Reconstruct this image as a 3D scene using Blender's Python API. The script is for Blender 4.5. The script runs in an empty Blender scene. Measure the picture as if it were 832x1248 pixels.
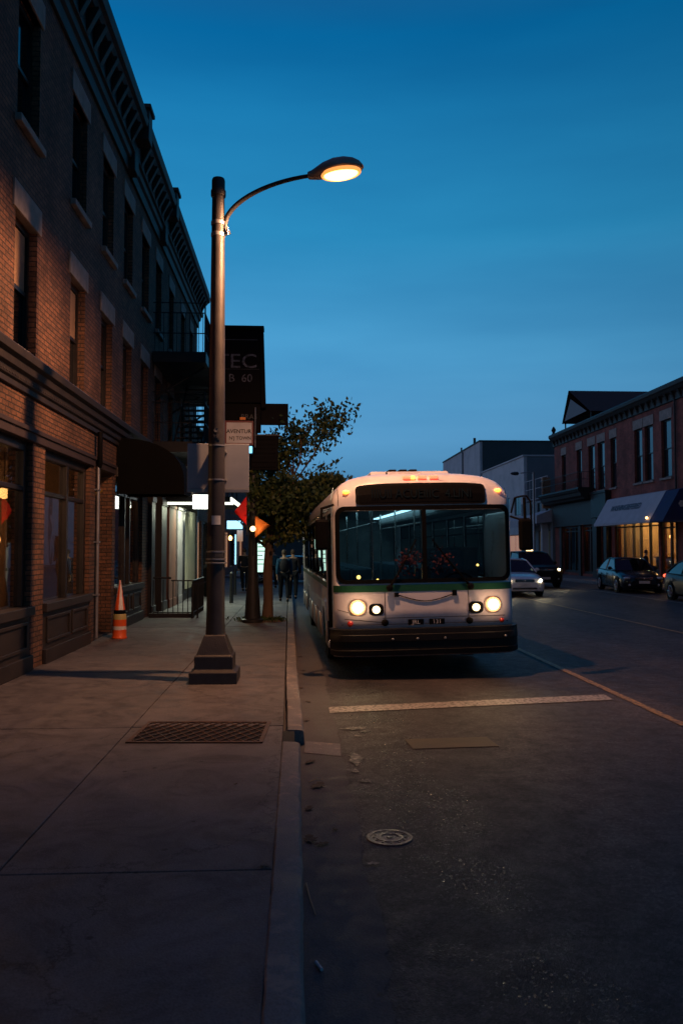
import bpy, bmesh, math, random
from mathutils import Vector, Matrix, noise
R = math.radians
random.seed(7)
sc = bpy.context.scene
COL = sc.collection
CHD = {}

# ------------------------------------------------------------------ materials
MATS = {}
def newmat(name):
    m = bpy.data.materials.new(name); m.use_nodes = True
    nt = m.node_tree; nt.nodes.clear()
    out = nt.nodes.new('ShaderNodeOutputMaterial')
    MATS[name] = m
    return m, nt, out
def N(nt, typ, **kw):
    n = nt.nodes.new(typ)
    for k, v in kw.items():
        if k in n.inputs: n.inputs[k].default_value = v
        else: setattr(n, k, v)
    return n
def L(nt, a, b): nt.links.new(a, b)
def objco(nt, scale=(1, 1, 1)):
    tc = N(nt, 'ShaderNodeTexCoord'); mp = N(nt, 'ShaderNodeMapping'); mp.inputs['Scale'].default_value = scale
    L(nt, tc.outputs['Object'], mp.inputs['Vector']); return mp.outputs['Vector']
def ramp(nt, fac, stops):
    r = N(nt, 'ShaderNodeValToRGB'); cr = r.color_ramp
    while len(cr.elements) < len(stops): cr.elements.new(0.5)
    for e, (p, c) in zip(cr.elements, stops):
        e.position = p; e.color = (c[0], c[1], c[2], 1) if not isinstance(c, (int, float)) else (c, c, c, 1)
    L(nt, fac, r.inputs['Fac']); return r.outputs['Color']
def mixc(nt, fac, a, b, typ='MIX'):
    m = N(nt, 'ShaderNodeMix', data_type='RGBA', blend_type=typ)
    for s, v in ((0, fac), (6, a), (7, b)):
        if isinstance(v, (int, float)): m.inputs[s].default_value = v
        elif isinstance(v, tuple): m.inputs[s].default_value = (*v[:3], 1)
        else: L(nt, v, m.inputs[s])
    return m.outputs[2]
def pmat(name, col, rough=.5, metal=0., var=.25, nscale=3., bump=.1, bscale=40., spec=.5, rvar=.15, coat=0., dirt=None, aniso=(1, 1, 1)):
    """painted / worn surface: base colour broken up by two noises, roughness noise, fine bump"""
    m, nt, out = newmat(name)
    b = N(nt, 'ShaderNodeBsdfPrincipled')
    co = objco(nt, aniso)
    n1 = N(nt, 'ShaderNodeTexNoise', Scale=nscale, Detail=8., Roughness=.65); L(nt, co, n1.inputs['Vector'])
    lo = tuple(c * (1 - var) for c in col); hi = tuple(min(1, c * (1 + var)) for c in col)
    c = ramp(nt, n1.outputs['Fac'], [(.3, lo), (.7, hi)])
    if dirt:
        n3 = N(nt, 'ShaderNodeTexNoise', Scale=nscale * .7 + .3, Detail=10., Roughness=.75); L(nt, co, n3.inputs['Vector'])
        f = ramp(nt, n3.outputs['Fac'], [(.48, 0.), (.68, 1.)])
        c = mixc(nt, f, c, dirt)
    L(nt, c, b.inputs['Base Color'])
    n2 = N(nt, 'ShaderNodeTexNoise', Scale=bscale, Detail=6.); L(nt, co, n2.inputs['Vector'])
    r = N(nt, 'ShaderNodeMapRange'); r.inputs['To Min'].default_value = max(.02, rough - rvar); r.inputs['To Max'].default_value = min(1, rough + rvar)
    L(nt, n1.outputs['Fac'], r.inputs['Value']); L(nt, r.outputs['Result'], b.inputs['Roughness'])
    b.inputs['Metallic'].default_value = metal; b.inputs['Specular IOR Level'].default_value = spec
    b.inputs['Coat Weight'].default_value = coat
    if bump:
        bp = N(nt, 'ShaderNodeBump', Strength=bump, Distance=.01); L(nt, n2.outputs['Fac'], bp.inputs['Height']); L(nt, bp.outputs['Normal'], b.inputs['Normal'])
    L(nt, b.outputs['BSDF'], out.inputs['Surface'])
    return m
def emat(name, col, s, base=(.8, .8, .8)):
    m, nt, out = newmat(name)
    b = N(nt, 'ShaderNodeBsdfPrincipled'); b.inputs['Base Color'].default_value = (*base, 1)
    b.inputs['Emission Color'].default_value = (*col, 1); b.inputs['Emission Strength'].default_value = s
    L(nt, b.outputs['BSDF'], out.inputs['Surface']); return m
def glassmat(name, tint=(.6, .65, .65), refl=1., wav=.0, rough=.02):
    m, nt, out = newmat(name)
    t = N(nt, 'ShaderNodeBsdfTransparent'); t.inputs['Color'].default_value = (*tint, 1)
    g = N(nt, 'ShaderNodeBsdfGlossy', Roughness=rough); g.inputs['Color'].default_value = (refl, refl, refl, 1)
    lw = N(nt, 'ShaderNodeLayerWeight', Blend=.5); pw = N(nt, 'ShaderNodeMath', operation='POWER'); L(nt, lw.outputs['Facing'], pw.inputs[0]); pw.inputs[1].default_value = 3.0
    fr = N(nt, 'ShaderNodeMath', operation='MULTIPLY_ADD'); L(nt, pw.outputs[0], fr.inputs[0]); fr.inputs[1].default_value = .9; fr.inputs[2].default_value = .05
    n = N(nt, 'ShaderNodeTexNoise', Scale=1.3, Detail=2.); L(nt, objco(nt), n.inputs['Vector'])
    bp = N(nt, 'ShaderNodeBump', Strength=wav, Distance=.05); L(nt, n.outputs['Fac'], bp.inputs['Height'])
    L(nt, bp.outputs['Normal'], g.inputs['Normal'])
    mx = N(nt, 'ShaderNodeMixShader'); L(nt, fr.outputs[0], mx.inputs['Fac']); L(nt, t.outputs[0], mx.inputs[1]); L(nt, g.outputs[0], mx.inputs[2])
    L(nt, mx.outputs[0], out.inputs['Surface']); return m
def brickmat(name, c1, c2, mortar, wash=None):
    m, nt, out = newmat(name)
    b = N(nt, 'ShaderNodeBsdfPrincipled')
    tc = N(nt, 'ShaderNodeTexCoord'); sp = N(nt, 'ShaderNodeSeparateXYZ'); L(nt, tc.outputs['Object'], sp.inputs[0])
    ad = N(nt, 'ShaderNodeMath', operation='ADD'); L(nt, sp.outputs[0], ad.inputs[0]); L(nt, sp.outputs[1], ad.inputs[1])
    cb = N(nt, 'ShaderNodeCombineXYZ'); L(nt, ad.outputs[0], cb.inputs[0]); L(nt, sp.outputs[2], cb.inputs[1])
    w = N(nt, 'ShaderNodeTexNoise', Scale=6., Detail=2.); L(nt, cb.outputs[0], w.inputs['Vector'])
    wm = N(nt, 'ShaderNodeVectorMath', operation='SCALE'); L(nt, w.outputs['Color'], wm.inputs[0]); wm.inputs['Scale'].default_value = .012
    wa = N(nt, 'ShaderNodeVectorMath', operation='ADD'); L(nt, cb.outputs[0], wa.inputs[0]); L(nt, wm.outputs[0], wa.inputs[1])
    br = N(nt, 'ShaderNodeTexBrick', Scale=1.)
    br.inputs['Color1'].default_value = (*c1, 1); br.inputs['Color2'].default_value = (*c2, 1); br.inputs['Mortar'].default_value = (*mortar, 1)
    br.inputs['Brick Width'].default_value = .215; br.inputs['Row Height'].default_value = .076; br.inputs['Mortar Size'].default_value = .010; br.inputs['Mortar Smooth'].default_value = .3
    L(nt, wa.outputs[0], br.inputs['Vector'])
    n1 = N(nt, 'ShaderNodeTexNoise', Scale=.9, Detail=9., Roughness=.7); L(nt, tc.outputs['Object'], n1.inputs['Vector'])
    f = ramp(nt, n1.outputs['Fac'], [(.35, (.45, .43, .42)), (.65, (1.15, 1.1, 1.05))])
    c = mixc(nt, 1., br.outputs['Color'], f, 'MULTIPLY')
    n2 = N(nt, 'ShaderNodeTexNoise', Scale=28., Detail=5.); L(nt, tc.outputs['Object'], n2.inputs['Vector'])
    f2 = ramp(nt, n2.outputs['Fac'], [(.3, (.7, .7, .7)), (.7, (1.25, 1.25, 1.25))])
    c = mixc(nt, 1., c, f2, 'MULTIPLY')
    L(nt, c, b.inputs['Base Color']); b.inputs['Roughness'].default_value = .88
    inv = N(nt, 'ShaderNodeMath', operation='MULTIPLY_ADD'); L(nt, br.outputs['Fac'], inv.inputs[0]); inv.inputs[1].default_value = -1.; L(nt, n2.outputs['Fac'], inv.inputs[2])
    bp = N(nt, 'ShaderNodeBump', Strength=.8, Distance=.012); L(nt, inv.outputs[0], bp.inputs['Height']); L(nt, bp.outputs['Normal'], b.inputs['Normal'])
    L(nt, b.outputs['BSDF'], out.inputs['Surface']); return m

M = {}
M['brickL'] = brickmat('red_brown_brick', (.235, .115, .068), (.13, .07, .046), (.05, .04, .035))
M['brickR'] = brickmat('dark_red_brick', (.36, .10, .08), (.24, .075, .06), (.2, .10, .085))
M['stone'] = pmat('weathered_stone', (.27, .24, .22), .85, bump=.4, bscale=25, var=.35)
M['trim'] = pmat('dark_cornice_paint', (.022, .017, .015), .6, bump=.3, bscale=30, var=.4)
M['frame'] = pmat('dark_wood_frame', (.018, .015, .014), .45, bump=.15)
M['alloy'] = pmat('weathered_alloy_housing', (.42, .36, .30), .45, metal=.2, bump=.05, var=.2)
M['frame2'] = pmat('brown_black_panel', (.028, .022, .019), .55, bump=.25, var=.4)
M['beam'] = pmat('dull_brown_beam', (.04, .028, .028), .7, bump=.3)
M['black'] = pmat('matt_black', (.005, .005, .006), .7, spec=.1, bump=.05)
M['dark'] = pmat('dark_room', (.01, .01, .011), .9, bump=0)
M['iron'] = pmat('black_iron', (.02, .02, .022), .5, metal=.3, bump=.15)
M['canvas'] = pmat('black_canvas', (.004, .004, .004), .95, spec=.1, bump=.25, bscale=120)
M['pole'] = pmat('lamp_post_paint', (.038, .036, .038), .5, metal=.0, bump=.35, bscale=60, var=.35, dirt=(.025, .022, .023))
M['steel'] = pmat('galvanised_steel', (.32, .33, .34), .45, metal=.7, bump=.1, var=.2)
M['signback'] = pmat('bare_sign_metal', (.34, .37, .42), .5, metal=.25, bump=.05, var=.12, nscale=2)
M['signblack'] = pmat('black_sign_face', (.004, .004, .005), .6, spec=.06, bump=.05)
M['signwhite'] = pmat('faded_white_sign', (.5, .5, .52), .5, bump=.05, var=.15)
M['signred'] = pmat('dark_red_sign_rim', (.13, .02, .02), .5)
M['letter'] = pmat('worn_grey_lettering', (.13, .14, .17), .7, bump=0, var=.95, nscale=7, spec=.1, dirt=(.01, .01, .012))
M['letterdim'] = pmat('dim_lettering', (.05, .055, .06), .6, bump=0, var=.6, nscale=12)
M['ink'] = pmat('dark_ink', (.03, .03, .035), .6, bump=0)
M['navyink'] = pmat('navy_ink', (.03, .04, .09), .6, bump=0)
M['flagred'] = pmat('red_flag_cloth', (.8, .012, .012), .7, bump=.1)
M['orange'] = pmat('orange_plastic', (.75, .11, .02), .45, bump=.05, var=.15)
M['flagor'] = pmat('orange_flag_cloth', (1., .27, .04), .6, bump=.1)
M['conewhite'] = pmat('reflective_white_band', (.75, .72, .68), .35, bump=.03)
M['coneyel'] = pmat('faded_yellow_band', (.5, .42, .16), .45, bump=.03)
M['buswhite'] = pmat('bus_white_paint', (.76, .76, .84), .32, bump=.03, var=.07, nscale=1.2, coat=.3, dirt=(.6, .58, .62))
M['buslow'] = pmat('bus_grey_skirt', (.30, .28, .28), .4, bump=.04, var=.15, coat=.2, dirt=(.16, .13, .12))
M['green'] = pmat('bus_green_stripe', (.012, .085, .04), .4, bump=.02, var=.12)
M['rubber'] = pmat('black_rubber', (.004, .004, .0045), .7, spec=.08, bump=.2)
M['bumper'] = pmat('black_bumper', (.009, .009, .0095), .5, spec=.2, bump=.2, bscale=20)
M['busfloor'] = pmat('bus_interior_grey', (.16, .2, .21), .7)
M['seatblue'] = pmat('bus_seat_cloth', (.05, .11, .15), .8)
M['chrome'] = pmat('polished_rail', (.7, .72, .7), .2, metal=.9, bump=0, rvar=.1)
M['wreath'] = pmat('dark_red_wreath', (.16, .02, .015), .8, bump=.3)
M['bark'] = pmat('tree_bark', (.10, .065, .045), .9, bump=.9, bscale=18, var=.4, aniso=(1, 1, .25))
M['paintW'] = None
M['carwhite'] = pmat('white_car_paint', (.6, .62, .66), .25, bump=0, var=.04, coat=.6)
M['carblack'] = pmat('black_car_paint', (.006, .006, .008), .4, bump=0, var=.2, coat=.1, spec=.15)
M['cardark'] = pmat('dark_blue_car_paint', (.008, .011, .016), .25, bump=0, var=.2, coat=.25, spec=.3)
M['carblue'] = pmat('blue_car_paint', (.05, .13, .24), .25, bump=0, var=.1, coat=.7)
M['rim'] = pmat('alloy_rim', (.35, .35, .36), .35, metal=.8, bump=0)
M['plate'] = pmat('licence_plate', (.5, .5, .5), .5, bump=0)
M['lampglass'] = pmat('clear_lens', (.45, .5, .55), .12, bump=0, coat=1)
M['redlens'] = pmat('red_lens', (.35, .02, .01), .2, bump=0, coat=1)
M['whitewall'] = pmat('pale_painted_wall', (.52, .55, .58), .8, bump=.2, var=.12, nscale=.6, bscale=8, dirt=(.38, .42, .45))
M['slate'] = pmat('dark_slate_cladding', (.045, .065, .07), .7, bump=.3, var=.2, nscale=.8, bscale=6)
M['greywall'] = pmat('mid_grey_wall', (.17, .21, .235), .8, bump=.2, var=.12, nscale=.6)
M['shed'] = pmat('brown_roofing', (.055, .026, .022), .85, bump=.5, bscale=10, var=.3)
M['awnwhite'] = pmat('white_awning_cloth', (.42, .44, .5), .8, bump=.15, var=.1, bscale=60)
M['awnnavy'] = pmat('navy_awning_cloth', (.012, .025, .1), .8, bump=.15, bscale=60)
M['curtain'] = pmat('cream_curtain', (.6, .5, .34), .85, bump=.1, var=.1)
M['curtpale'] = pmat('pale_green_curtain', (.55, .56, .44), .85, bump=.1, var=.12)
M['plaster'] = pmat('shop_plaster', (.5, .36, .2), .8, bump=.05, var=.15, nscale=1.)
M['brownwall'] = pmat('brown_room_wall', (.16, .09, .05), .8, var=.3)
M['pilbrown'] = pmat('russet_pilaster', (.13, .05, .03), .7)
M['pilgrey'] = pmat('grey_pilaster', (.22, .21, .22), .7)
M['panelblue'] = pmat('blue_grey_panel', (.10, .16, .19), .4)
M['brass'] = pmat('aged_brass', (.4, .24, .06), .4, metal=.7)
M['tan'] = pmat('tan_blind', (.32, .2, .12), .85)
M['skin'] = pmat('skin', (.33, .2, .14), .6, bump=0)
M['jacket'] = pmat('blue_jacket_cloth', (.015, .05, .10), .95, spec=.08)
M['jacket2'] = pmat('charcoal_coat_cloth', (.02, .02, .025), .95, spec=.08)
M['jacket3'] = pmat('teal_top_cloth', (.03, .1, .13), .95, spec=.08)
M['trouser'] = pmat('dark_trouser_cloth', (.014, .015, .02), .95, spec=.08)
M['hair'] = pmat('dark_hair', (.05, .032, .022), .7)
M['leafdry'] = pmat('dry_leaf', (.05, .028, .015), .8)
M['litterwhite'] = pmat('white_paper', (.55, .6, .65), .7, bump=0)
M['straw'] = pmat('pale_stick', (.5, .34, .18), .7, bump=0)
M['rust'] = pmat('rusted_iron', (.10, .05, .028), .6, metal=.35, bump=.6, bscale=50, var=.5)
M['castiron'] = pmat('cast_iron_cover', (.10, .07, .055), .32, metal=.5, bump=.5, bscale=80, var=.4)
M['plywood'] = pmat('weathered_cover_plate', (.075, .062, .036), .7, bump=.3, var=.4)
M['glass'] = glassmat('shop_glass', (.62, .6, .56), .9, .03)
M['busglass'] = glassmat('bus_windscreen_glass', (.58, .68, .74), .6, .0)
M['busside'] = glassmat('bus_tinted_side_glass', (.16, .18, .19), .8, .0)
M['carglass'] = glassmat('car_glass', (.06, .08, .09), .55, .0)
M['farglass'] = glassmat('far_shop_glass', (.75, .72, .68), .6, .0)
M['pane'] = pmat('dark_window_pane', (.006, .007, .009), .06, bump=.02, bscale=2, var=.2, rvar=.03, spec=.7)
M['paneR'] = pmat('reflecting_window_pane', (.02, .03, .04), .05, bump=.02, bscale=2, var=.2, rvar=.03, spec=1.)
M['e_sodium'] = emat('lit_sodium_lens', (1., .58, .13), 7.5)
M['e_collar'] = emat('added_amber_glow', (1., .34, .06), 1.3)  # amber glow for rings added round lit lenses, imitating their halo
M['e_head'] = emat('lit_headlamp', (1., .8, .45), 30.)
M['e_head2'] = emat('lit_small_headlamp', (1., .68, .32), 3.5)
M['e_amber'] = emat('lit_amber_marker', (1., .22, .02), 4.5)
M['e_red'] = emat('lit_red_marker', (1., .05, .01), 3.2)
M['e_redtail'] = emat('lit_tail_lamp', (1., .1, .03), 3.)
M['e_white'] = emat('lit_white_panel', (.95, 1., .9), 3.2)
M['e_tube'] = emat('lit_canopy_edge', (.95, 1., .82), 1.8)
M['e_cyan'] = emat('lit_cyan_sign', (.08, .6, 1.), 1.6)
M['e_cyanw'] = emat('lit_pale_blue_sign', (.35, .75, 1.), 1.8)
M['e_kiosk'] = emat('lit_poster_panel', (.62, 1., .82), 1.3)
M['e_globe'] = emat('lit_warm_globe', (1., .5, .15), 7.)
M['e_orange'] = emat('lit_orange_window', (1., .42, .12), .28)
M['e_ceiling'] = emat('bus_ceiling_light', (.5, .9, 1.), 2.4)
M['e_dot'] = emat('dim_sign_dots', (.4, .38, .36), .014, (.0, .0, .0))
for _n in M['e_dot'].node_tree.nodes:
    if _n.type == 'BSDF_PRINCIPLED': _n.inputs['Specular IOR Level'].default_value = 0
M['e_dash'] = emat('lit_dash_lamp', (1., .55, .1), 6.)
M['e_far'] = emat('lit_distant_lamp', (1., .85, .6), 8.)
M['logo'] = pmat('pale_blue_decal', (.35, .6, .7), .4, bump=0)

def ground_mat(name, kind):
    m, nt, out = newmat(name)
    b = N(nt, 'ShaderNodeBsdfPrincipled'); co = objco(nt)
    big = N(nt, 'ShaderNodeTexNoise', Scale=.45, Detail=10., Roughness=.65); L(nt, co, big.inputs['Vector'])
    mid = N(nt, 'ShaderNodeTexNoise', Scale=5., Detail=8., Roughness=.7); L(nt, co, mid.inputs['Vector'])
    fine = N(nt, 'ShaderNodeTexNoise', Scale=95., Detail=3.); L(nt, co, fine.inputs['Vector'])
    if kind == 'asphalt':
        vor = N(nt, 'ShaderNodeTexVoronoi', Scale=120.); L(nt, co, vor.inputs['Vector'])
        c = ramp(nt, big.outputs['Fac'], [(.3, (.034, .029, .032)), (.7, (.054, .047, .052))])
        c = mixc(nt, ramp(nt, mid.outputs['Fac'], [(.45, 0.), (.8, .6)]), c, (.024, .023, .023))
        sp = ramp(nt, vor.outputs['Color'], [(.0, (.5, .5, .5)), (.75, (1.2, 1.2, 1.2)), (.88, (1.2, 1.2, 1.2)), (.97, (2.3, 2.15, 2.05))])
        c = mixc(nt, 1., c, sp, 'MULTIPLY')
        v4 = N(nt, 'ShaderNodeTexVoronoi', Scale=48.); L(nt, co, v4.inputs['Vector'])
        c = mixc(nt, 1., c, ramp(nt, v4.outputs['Color'], [(.1, (.55, .55, .56)), (.5, (.95, .95, .95)), (.9, (1.75, 1.72, 1.7))]), 'MULTIPLY')
        pt = N(nt, 'ShaderNodeTexNoise', Scale=.8, Detail=3., Roughness=.9, Distortion=.6); L(nt, co, pt.inputs['Vector'])
        c = mixc(nt, 1., c, ramp(nt, pt.outputs['Fac'], [(.47, (.72, .72, .74)), (.49, (1.05, 1.04, 1.03))]), 'MULTIPLY')
        # thin cracks
        v2 = N(nt, 'ShaderNodeTexVoronoi', Scale=.42, feature='DISTANCE_TO_EDGE')
        wv = N(nt, 'ShaderNodeVectorMath', operation='SCALE'); L(nt, mid.outputs['Color'], wv.inputs[0]); wv.inputs['Scale'].default_value = .35
        wa = N(nt, 'ShaderNodeVectorMath', operation='ADD'); L(nt, co, wa.inputs[0]); L(nt, wv.outputs[0], wa.inputs[1]); L(nt, wa.outputs[0], v2.inputs['Vector'])
        cr = ramp(nt, v2.outputs['Distance'], [(.0, .35), (.006, 1.)])
        c = mixc(nt, 1., c, cr, 'MULTIPLY')
        rr = ramp(nt, mid.outputs['Fac'], [(.3, .55), (.7, .78)])
        v3 = N(nt, 'ShaderNodeTexVoronoi', Scale=80.); L(nt, co, v3.inputs['Vector'])
        damp = N(nt, 'ShaderNodeTexNoise', Scale=.9, Detail=6., Roughness=.7); L(nt, co, damp.inputs['Vector'])
        sx_ = N(nt, 'ShaderNodeSeparateXYZ'); L(nt, co, sx_.inputs[0])
        xa_ = N(nt, 'ShaderNodeMath', operation='SUBTRACT'); L(nt, sx_.outputs[0], xa_.inputs[0]); xa_.inputs[1].default_value = .95
        xb_ = N(nt, 'ShaderNodeMath', operation='ABSOLUTE'); L(nt, xa_.outputs[0], xb_.inputs[0])
        xc_ = N(nt, 'ShaderNodeMapRange'); L(nt, xb_.outputs[0], xc_.inputs['Value']); xc_.inputs['From Min'].default_value = .15; xc_.inputs['From Max'].default_value = .6; xc_.inputs['To Min'].default_value = .10; xc_.inputs['To Max'].default_value = -.10
        xd_ = N(nt, 'ShaderNodeMath', operation='ADD'); L(nt, xc_.outputs[0], xd_.inputs[0]); L(nt, damp.outputs['Fac'], xd_.inputs[1])
        dm = ramp(nt, xd_.outputs[0], [(.50, 0.), (.62, 1.)])
        gl = mixc(nt, 1., ramp(nt, v3.outputs['Color'], [(.70, 0.), (.85, 1.)]), dm, 'MULTIPLY')
        rr = mixc(nt, gl, rr, (.10, .10, .10))
        c = mixc(nt, 1., c, mixc(nt, dm, (1., 1., 1.), (.62, .60, .62)), 'MULTIPLY')
        # tyre-polished tracks run along the lane
        wv_ = N(nt, 'ShaderNodeMath', operation='SINE'); ms_ = N(nt, 'ShaderNodeMath', operation='MULTIPLY_ADD'); L(nt, sx_.outputs[0], ms_.inputs[0]); ms_.inputs[1].default_value = 3.3; L(nt, big.outputs['Fac'], ms_.inputs[2]); L(nt, ms_.outputs[0], wv_.inputs[0])
        c = mixc(nt, 1., c, ramp(nt, wv_.outputs[0], [(.0, (.80, .80, .82)), (.8, (1.12, 1.1, 1.08))]), 'MULTIPLY')
        hgt = mixc(nt, .6, vor.outputs['Distance'], fine.outputs['Fac'])
        st, ds = .8, .012
    else:
        g = {'walk': .15, 'kerb': .19, 'gutter': .085}[kind]
        c = ramp(nt, big.outputs['Fac'], [(.3, (g * .70, g * .67, g * .70)), (.7, (g * 1.12, g * 1.07, g * 1.12))])
        st1 = ramp(nt, mid.outputs['Fac'], [(.3, (.62, .6, .58)), (.55, (1., 1., 1.)), (.8, (1.25, 1.22, 1.2))])
        c = mixc(nt, 1., c, st1, 'MULTIPLY')
        spot = N(nt, 'ShaderNodeTexVoronoi', Scale=3.1); L(nt, co, spot.inputs['Vector'])
        c = mixc(nt, ramp(nt, spot.outputs['Distance'], [(.035, .75), (.07, 0.)]), c, (.025, .022, .02))
        f3 = ramp(nt, fine.outputs['Fac'], [(.3, (.75, .75, .75)), (.7, (1.25, 1.25, 1.25))])
        c = mixc(nt, 1., c, f3, 'MULTIPLY')
        if kind == 'walk':
            st2 = N(nt, 'ShaderNodeTexNoise', Scale=1.7, Detail=9., Roughness=.75, Distortion=1.2); L(nt, co, st2.inputs['Vector'])
            c = mixc(nt, 1., c, ramp(nt, st2.outputs['Fac'], [(.38, (.62, .60, .60)), (.52, (1., 1., 1.)), (.72, (1.18, 1.16, 1.15))]), 'MULTIPLY')
            v2 = N(nt, 'ShaderNodeTexVoronoi', Scale=.33, feature='DISTANCE_TO_EDGE')
            wv = N(nt, 'ShaderNodeVectorMath', operation='SCALE'); L(nt, mid.outputs['Color'], wv.inputs[0]); wv.inputs['Scale'].default_value = .5
            wa = N(nt, 'ShaderNodeVectorMath', operation='ADD'); L(nt, co, wa.inputs[0]); L(nt, wv.outputs[0], wa.inputs[1]); L(nt, wa.outputs[0], v2.inputs['Vector'])
            c = mixc(nt, 1., c, ramp(nt, v2.outputs['Distance'], [(.0, .3), (.004, 1.)]), 'MULTIPLY')
            at = N(nt, 'ShaderNodeAttribute', attribute_name='tone')
            c = mixc(nt, 1., c, at.outputs['Color'], 'MULTIPLY')
        if kind == 'kerb':
            c = mixc(nt, ramp(nt, mid.outputs['Fac'], [(.54, 0.), (.62, .8)]), c, (.34, .28, .23))
        rr = ramp(nt, mid.outputs['Fac'], [(.35, .62), (.65, .9)])
        hgt = mixc(nt, .5, mid.outputs['Fac'], fine.outputs['Fac']); st, ds = .5, .012
    L(nt, c, b.inputs['Base Color']); L(nt, rr, b.inputs['Roughness'])
    bp = N(nt, 'ShaderNodeBump', Strength=st, Distance=ds); L(nt, hgt, bp.inputs['Height']); L(nt, bp.outputs['Normal'], b.inputs['Normal'])
    L(nt, b.outputs['BSDF'], out.inputs['Surface']); return m
M['asphalt'] = ground_mat('worn_asphalt', 'asphalt')
M['walk'] = ground_mat('stained_concrete', 'walk')
M['kerb'] = ground_mat('worn_kerb_concrete', 'kerb')
M['gutter'] = ground_mat('gutter_concrete', 'gutter')
def roadpaint(name, col, wear):
    m, nt, out = newmat(name); b = N(nt, 'ShaderNodeBsdfPrincipled'); co = objco(nt)
    n = N(nt, 'ShaderNodeTexNoise', Scale=24., Detail=8., Roughness=.6); L(nt, co, n.inputs['Vector'])
    f = ramp(nt, n.outputs['Fac'], [(wear - .04, 1.), (wear + .12, 0.)])
    b.inputs['Base Color'].default_value = (*col, 1)
    c = mixc(nt, f, col, (.05, .046, .044)); L(nt, c, b.inputs['Base Color']); b.inputs['Roughness'].default_value = .6
    bp = N(nt, 'ShaderNodeBump', Strength=.5, Distance=.006); L(nt, n.outputs['Fac'], bp.inputs['Height']); L(nt, bp.outputs['Normal'], b.inputs['Normal'])
    L(nt, b.outputs['BSDF'], out.inputs['Surface']); return m
M['paintW'] = roadpaint('worn_white_road_paint', (.34, .31, .28), .42)
M['paintO'] = roadpaint('old_paint_remnant', (.30, .26, .23), .50)
M['paintY'] = roadpaint('worn_yellow_road_paint', (.36, .22, .06), .44)
for _k in ('curtain', 'curtpale'):
    _nt = M[_k].node_tree; _o = [n for n in _nt.nodes if n.type == 'OUTPUT_MATERIAL'][0]; _p = [n for n in _nt.nodes if n.type == 'BSDF_PRINCIPLED'][0]
    _t = N(_nt, 'ShaderNodeBsdfTranslucent'); _t.inputs['Color'].default_value = (.6, .52, .38, 1); _m = N(_nt, 'ShaderNodeMixShader'); _m.inputs['Fac'].default_value = .45
    L(_nt, _p.outputs[0], _m.inputs[1]); L(_nt, _t.outputs[0], _m.inputs[2]); L(_nt, _m.outputs[0], _o.inputs['Surface'])
# leaf material: light and dark leaves by a per-face attribute
def leafmat():
    m, nt, out = newmat('tree_leaf'); b = N(nt, 'ShaderNodeBsdfPrincipled')
    at = N(nt, 'ShaderNodeAttribute', attribute_name='tone')
    c = ramp(nt, at.outputs['Fac'], [(0., (.025, .048, .014)), (.6, (.05, .085, .02)), (1., (.13, .14, .03))])
    L(nt, c, b.inputs['Base Color']); b.inputs['Roughness'].default_value = .6
    t = N(nt, 'ShaderNodeBsdfTranslucent'); L(nt, c, t.inputs['Color'])
    mx = N(nt, 'ShaderNodeMixShader'); mx.inputs['Fac'].default_value = .25
    L(nt, b.outputs[0], mx.inputs[1]); L(nt, t.outputs[0], mx.inputs[2]); L(nt, mx.outputs[0], out.inputs['Surface']); return m
M['leaf'] = leafmat()

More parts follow.
